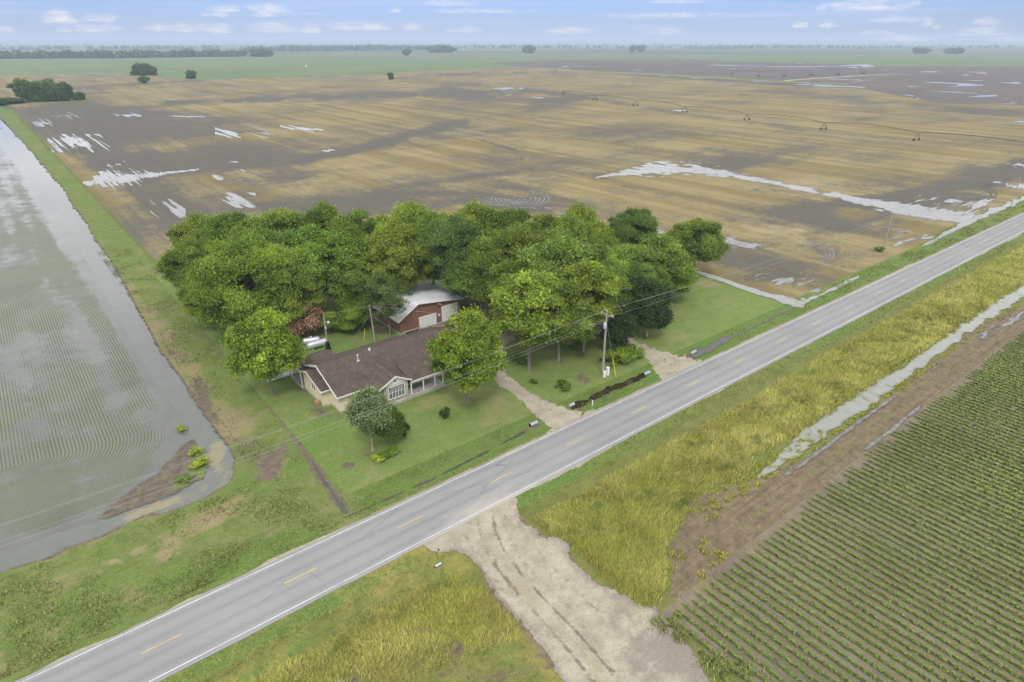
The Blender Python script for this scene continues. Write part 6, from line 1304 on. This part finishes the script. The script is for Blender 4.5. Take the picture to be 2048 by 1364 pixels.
for lab, px, py, h_, w_ in [('short white utility pedestal touching the transformer pole foot', 1208.5, 754, 1.0, .17), ('taller white utility pedestal right of the transformer pole', 1214.8, 750, 1.35, .2)]:
    x, y = (float(v) for v in P(px, py)); p = thing('utility_pedestal', lab, 'pedestal', (x, y, 0), 0, 'white pedestals at the pole'); B().box(x - w_, x + w_, y - w_, y + w_, 0, h_ * .92).build('housing', M['white'], p, bevel=.02); B().box(x - w_ - .03, x + w_ + .03, y - w_ - .03, y + w_ + .03, h_ * .92, h_).build('cap', M['white'], p, bevel=.02)
R1 = tuple(float(v) for v in P(1768, 495)); R1H = height_at(*R1, 428); R2 = tuple(float(v) for v in P(2029, 391)); R2H = height_at(*R2, 352)
utility_pole(*R1, R1H, 'slim grey roadside pole behind the weedy bush, far end of the mown lot', False, False, .15, 'roadside poles'); utility_pole(*R2, R2H, 'farther grey roadside pole by the tractor tracks in the mud', False, False, .15, 'roadside poles')
LX = -40.0
for k, (dy, dz, lab) in enumerate([(1.1, -.46, 'upper wire, house end of the crossarm'), (0, .18, 'wire on the very pole top'), (-1.1, -.46, 'upper wire, road end of the crossarm'), (-.8, -1.05, 'lowest wire of the roadside line')]):
    wire([(UX + .17, UY + dy, UH + dz), (LX, 59.0 + dy, UH + dz + .2)], 1.1 + .12 * k, .013, lab + ', left of the transformer pole', group='wires of the roadside line')
    if k < 3: wire([(UX + .17, UY + dy, UH + dz), (R1[0], R1[1], R1H - .1 - .5 * k)], 1.0, .014, lab + ', between the transformer pole and the slim pole', group='wires of the roadside line'); wire([(R1[0], R1[1], R1H - .1 - .5 * k), (R2[0], R2[1], R2H - .1 - .5 * k)], .9, .018, lab + ', out past the slim pole', group='wires of the roadside line')
# yard poles
Q, Qy = (float(v) for v in P(750.5, 687)); QH = height_at(Q, Qy, 610); utility_pole(Q, Qy, QH, 'plain wooden pole in the back yard in front of the barn', False, False, .13, None, (-.25, .2))
a, bq = np.array([Q - .2, Qy + .15, QH - 1.2]), np.array([*(float(v) for v in P(*c5(615, 622))), 0.0]); g = thing('guy_wire', 'slack guy wire with a yellow rod staying the back yard pole', 'guy wire', tuple(bq)); B().bar(tuple(a), tuple(bq), .018, 4).build('cable', M['wire'], g)
ya, yb = P(*c5(715, 602)); B().bar((float(ya), float(yb), 0), (float(ya) + .5, float(yb) + .2, 2.1), .04, 5).build('guard', M['yellow'], g)
LXp, LYp = (float(v) for v in P(658, 711)); LH = height_at(LXp, LYp, 625); lp = utility_pole(LXp, LYp, LH, 'thin yard lamp pole with dark vines round its foot by the propane tanks', False, False, .11)
zl = height_at(LXp, LYp, 645); B().bar((LXp, LYp, zl), (LXp + .45, LYp - .3, zl + .15), .03, 5).build('lamp_arm', M['galv'], lp); lm = B().lathe([(.04, .25), (.17, .12), (.2, -.1), (.12, -.22)], (LXp + .5, LYp - .34, zl), 12).build('lamp_head', M['white'], lp, True); B().box(LXp - .14, LXp + .14, LYp - .22, LYp - .1, zl - 1.1, zl - .7).build('meter_box', M['grayshell'], lp)
r_ = np.random.default_rng(5); n_ = 900; zz_ = r_.uniform(.02, 2.5, n_) ** 1.0; an = r_.uniform(0, 2 * PI, n_); rr_ = .18 + .22 * np.sin(zz_ / 2.5 * PI) ** .5 * r_.uniform(.3, 1, n_)
V_, F_ = leaves(np.stack([rr_ * np.cos(an), rr_ * np.sin(an), zz_], 1), np.stack([np.cos(an), np.sin(an), 0 * an + .3], 1), .2, r_); vm = link_mesh('vine', np_mesh('vine', V_, F_, False, None, dict(tint=r_.random(n_), vary=r_.random(n_))), M['vine'], lp)
wire([(UX, UY, UH - 2.2), (Q, Qy, QH - .1)], .5, .02, 'service wire from the transformer pole to the back yard pole', 'service_wire'); wire([(Q, Qy, QH - .1), (LXp, LYp, LH - .1)], .3, .016, 'service wire between the two yard poles', 'service_wire')

# mailbox, culvert pipes
mx, my = (float(v) for v in P(1184.5, 812)); mb = thing('mailbox', 'black mailbox on a white post at the road edge', 'mailbox', (mx, my, 0)); B().box(mx - .06, mx + .06, my - .06, my + .06, 0, 1.05).build('post', M['white'], mb); B().box(mx - .06, mx + .06, my - .3, my + .2, 1.0, 1.06).build('arm', M['white'], mb)
bx = B().solid([(mx + .16 * math.cos(a), my - .36, 1.26 + (.2 * math.sin(a) if math.sin(a) > 0 else .2 * math.sin(a))) for a in np.linspace(0, 2 * PI, 13)[:-1]], np.array([0, .66, 0])).build('box', M['black'], mb); B().box(mx + .165, mx + .185, my - .1, my + .06, 1.28, 1.46).build('flag', M['red'], bx)
def culvert(px, py, sgn, label, L=1.3, rad=.27, rot=0.0):
    x, y = (float(v) for v in P(px, py)); c = thing('culvert_pipe', label, 'culvert', (x, y, 0), rot, 'corrugated culvert ends at the drives')
    def loc(nm, b, m):
        bmesh.ops.recalc_face_normals(b.bm, faces=b.bm.faces); me = bpy.data.meshes.new(nm); b.bm.to_mesh(me); b.bm.free(); return link_mesh(nm, me, m, c)
    pr = []
    for i, t in enumerate(np.linspace(-L / 2, L / 2, 25)): pr.append((rad + (.014 if i % 2 else 0), t))
    loc('pipe', B().lathe(pr, (0, 0, rad * .75), 18, 'x'), M['galv']); e = sgn * (L / 2 + .012); loc('mouth', B().lathe([(rad * .9, min(e, e - sgn * .03)), (rad * .9, max(e, e - sgn * .03))], (0, 0, rad * .75), 18, 'x'), M['dark'])
culvert(1067, 850, -1, 'grey culvert pipe opening on the lawn side of the first drive', 1.2); culvert(1143, 812, 1, 'grey culvert pipe opening into the brown ditch at the first drive', .9, .25); culvert(1293, 749, -1, 'grey culvert pipe opening into the brown ditch at the second drive', 1.3); culvert(1386, 707, 1, 'bluish culvert pipe pouring into the grey pool at the second drive', 1.5, .26, .12); culvert(876, 1132, -1, 'small culvert end half hidden in tall grass at the field entrance', .7, .16)
for lab, px, py in [('reddish marker stone at the second drive culvert', 1306, 738), ('reddish marker stone by the bluish culvert pipe', 1369, 711), ('reddish marker stone at the first drive culvert', 1138, 813)]:
    x, y = (float(v) for v in P(px, py)); tag(B().lathe([(.2, 0), (.22, .12), (.14, .24), (.03, .27)], (x, y, 0), 7).build('stone', M['terra']), lab, 'stone', 'reddish stones at the culverts')

# ------------------------------------------------------------------ centre pivot irrigators
def pivot(pts, label, hgt=3.9, rad=.11, detail=True, wheel_r=.62):
    c = np.mean(pts, 0); pv = thing('irrigation_pivot', label, 'irrigation machine', (float(pts[0][0]), float(pts[0][1]), 0), 0, 'centre pivot irrigation machines')
    o = np.array([pts[0][0], pts[0][1], 0]); dv = np.array([pts[-1][0] - pts[0][0], pts[-1][1] - pts[0][1], 0]); dv /= np.linalg.norm(dv); sd = np.array([-dv[1], dv[0], 0])
    for i, p in enumerate(pts):
        p3 = np.array([p[0], p[1], 0.0]); t = B(); base = 2.3
        if i == 0:
            for s in (-1, 1):
                for q in (-1, 1): t.bar(tuple(p3 + sd * s * 1.4 + dv * q * 1.4), tuple(p3 + np.array([0, 0, hgt])), rad * .9, 5)
            t.build('tower', M['rust'], pv); continue
        for s in (-1, 1): t.bar(tuple(p3 + sd * s * base + np.array([0, 0, .75])), tuple(p3 + sd * s * .25 + np.array([0, 0, hgt])), rad * .85, 5)
        t.bar(tuple(p3 + sd * base + np.array([0, 0, .75])), tuple(p3 - sd * base + np.array([0, 0, .75])), rad * .9, 5); t.bar(tuple(p3 + sd * base * .55 + np.array([0, 0, 2.1])), tuple(p3 - sd * base * .55 + np.array([0, 0, 2.1])), rad * .6, 4)
        tw = t.build('tower', M['rust'], pv)
        for s in (-1, 1):
            q = p3 + sd * s * base; V = B(); ax = sd if False else None
            ring = []; k = 14
            for hw in (-.16, .16):
                for rr in (wheel_r * .55, wheel_r):
                    ring.append([tuple(q + dv * hw + sd * rr * math.cos(2 * PI * j / k) + np.array([0, 0, wheel_r + rr * math.sin(2 * PI * j / k)])) for j in range(k)])
            bm = V.bm; R_ = [[bm.verts.new(v) for v in rg] for rg in ring]
            for a_, b_ in ((0, 1), (1, 3), (3, 2), (2, 0)):
                for j in range(k): bm.faces.new([R_[a_][j], R_[a_][(j + 1) % k], R_[b_][(j + 1) % k], R_[b_][j]])
            wl = V.build('wheel', M['tyre'], tw)
    for i in range(len(pts) - 1):
        a = np.array([*pts[i], hgt]); b = np.array([*pts[i + 1], hgt]); n = 13; arc = [a + (b - a) * t + np.array([0, 0, 1.5 * 4 * t * (1 - t)]) for t in np.linspace(0, 1, n)]
        s = B(); s.poly(arc, [rad] * n, 5)
        if detail:
            low = []
            for j in range(1, n - 1, 2):
                q = arc[j] - np.array([0, 0, 1.15]); low.append(q)
                for e in (-1, 1): s.bar(tuple(arc[j] + sd * 0), tuple(q + sd * e * .0 + dv * e * 1.6 + np.array([0, 0, .0])), .04, 4)
            s.poly([a] + low + [b], [.035] * (len(low) + 2), 4)
            for j in range(1, n - 1, 2): s.bar(tuple(arc[j]), tuple(arc[j] - np.array([0, 0, 2.6])), .018, 3)
        s.build('span', M['rust'], pv)
    return pv
pivot([(447.0, 480.0), (432.5, 423.0), (418.5, 363.5), (406.0, 305.5), (396.0, 247.5), (387.3, 191.0), (380.3, 137.5), (373.5, 82.0)], 'long rusty irrigation pivot striding across the near stubble field', 3.9, .17)
pp = [tuple(float(v) for v in P(1348 + x / 2.926, y / 2.926 + 2.2)) for x, y in [(338, 440), (492, 441), (644, 439), (803, 437), (960, 433), (1108, 426)]]
pivot(pp, 'distant irrigation pivot standing in the dark ploughed field', 6.5, .22, False, 1.1)
for k, (bx_, by_, ty_, lab) in enumerate([(89, 178.5, 153, 'pale far pole behind the strip end trees'), (343, 171.5, 152, 'pale far pole in the tan field by the dark bush'), (566.5, 160, 138, 'pair leading pale far pole where green meets tan'), (752.5, 150.5, 137, 'pale far pole left of the weedy wedge tip'), (911, 144, 127, 'pale far pole right of the weedy wedge'), (1034, 135, 120, 'pale far pole at the corner of the ploughed ground'), (1135.5, 134, 121, 'pale far pole amid the ploughed ground')]):
    x, y = (float(v) for v in P(bx_, by_)); h_ = height_at(x, y, ty_); u = thing('line_pole', lab, 'pole', (x, y, 0), 0, 'far poles crossing the plain'); rr = .00022 * math.hypot(x, y); B().bar((x, y, -.5), (x, y, h_), rr, 6, rr * .7).build('post', M['polewood'], u); B().bar((x - 1.5, y + 1.2, h_ * .93), (x + 1.5, y - 1.2, h_ * .93), rr * .5, 5).build('crossarm', M['polewood'], u)
x, y = (float(v) for v in P(613, 134)); wt = thing('field_tank', 'tiny white tank alone in the far green field', 'tank', (x, y, 0)); B().lathe([(1.6, 0), (1.6, 3.0), (1.1, 3.6), (.1, 3.9)], (x, y, -.3), 14).build('shell', M['white'], wt, True); B().lathe([(.4, 3.8), (.4, 4.1)], (x, y, -.3), 10).build('lid', M['white'], wt)

# ------------------------------------------------------------------ haze: one closed box of even pale air
def build_haze():
    bm = bmesh.new(); bmesh.ops.create_cube(bm, size=1.0)
    for v in bm.verts: v.co = Vector((v.co.x * 34000, v.co.y * 34000, -2.2 + (v.co.z + .5) * 54.2))
    me = bpy.data.meshes.new('haze'); bm.to_mesh(me); bm.free()
    m = bpy.data.materials.new('haze_air'); m.use_nodes = True; t = m.node_tree; t.nodes.clear()
    o = t.nodes.new('ShaderNodeOutputMaterial'); v = t.nodes.new('ShaderNodeVolumePrincipled'); t.links.new(v.outputs[0], o.inputs['Volume'])
    v.inputs['Color'].default_value = (0.70, 0.83, 1.0, 1); v.inputs['Density'].default_value = HAZE; v.inputs['Anisotropy'].default_value = 0.0
    ob = link_mesh('haze', me, m); ob['kind'] = 'stuff'; ob['label'] = 'pale blue haze in the air over the plain'
HAZE = 0.00018
build_haze()
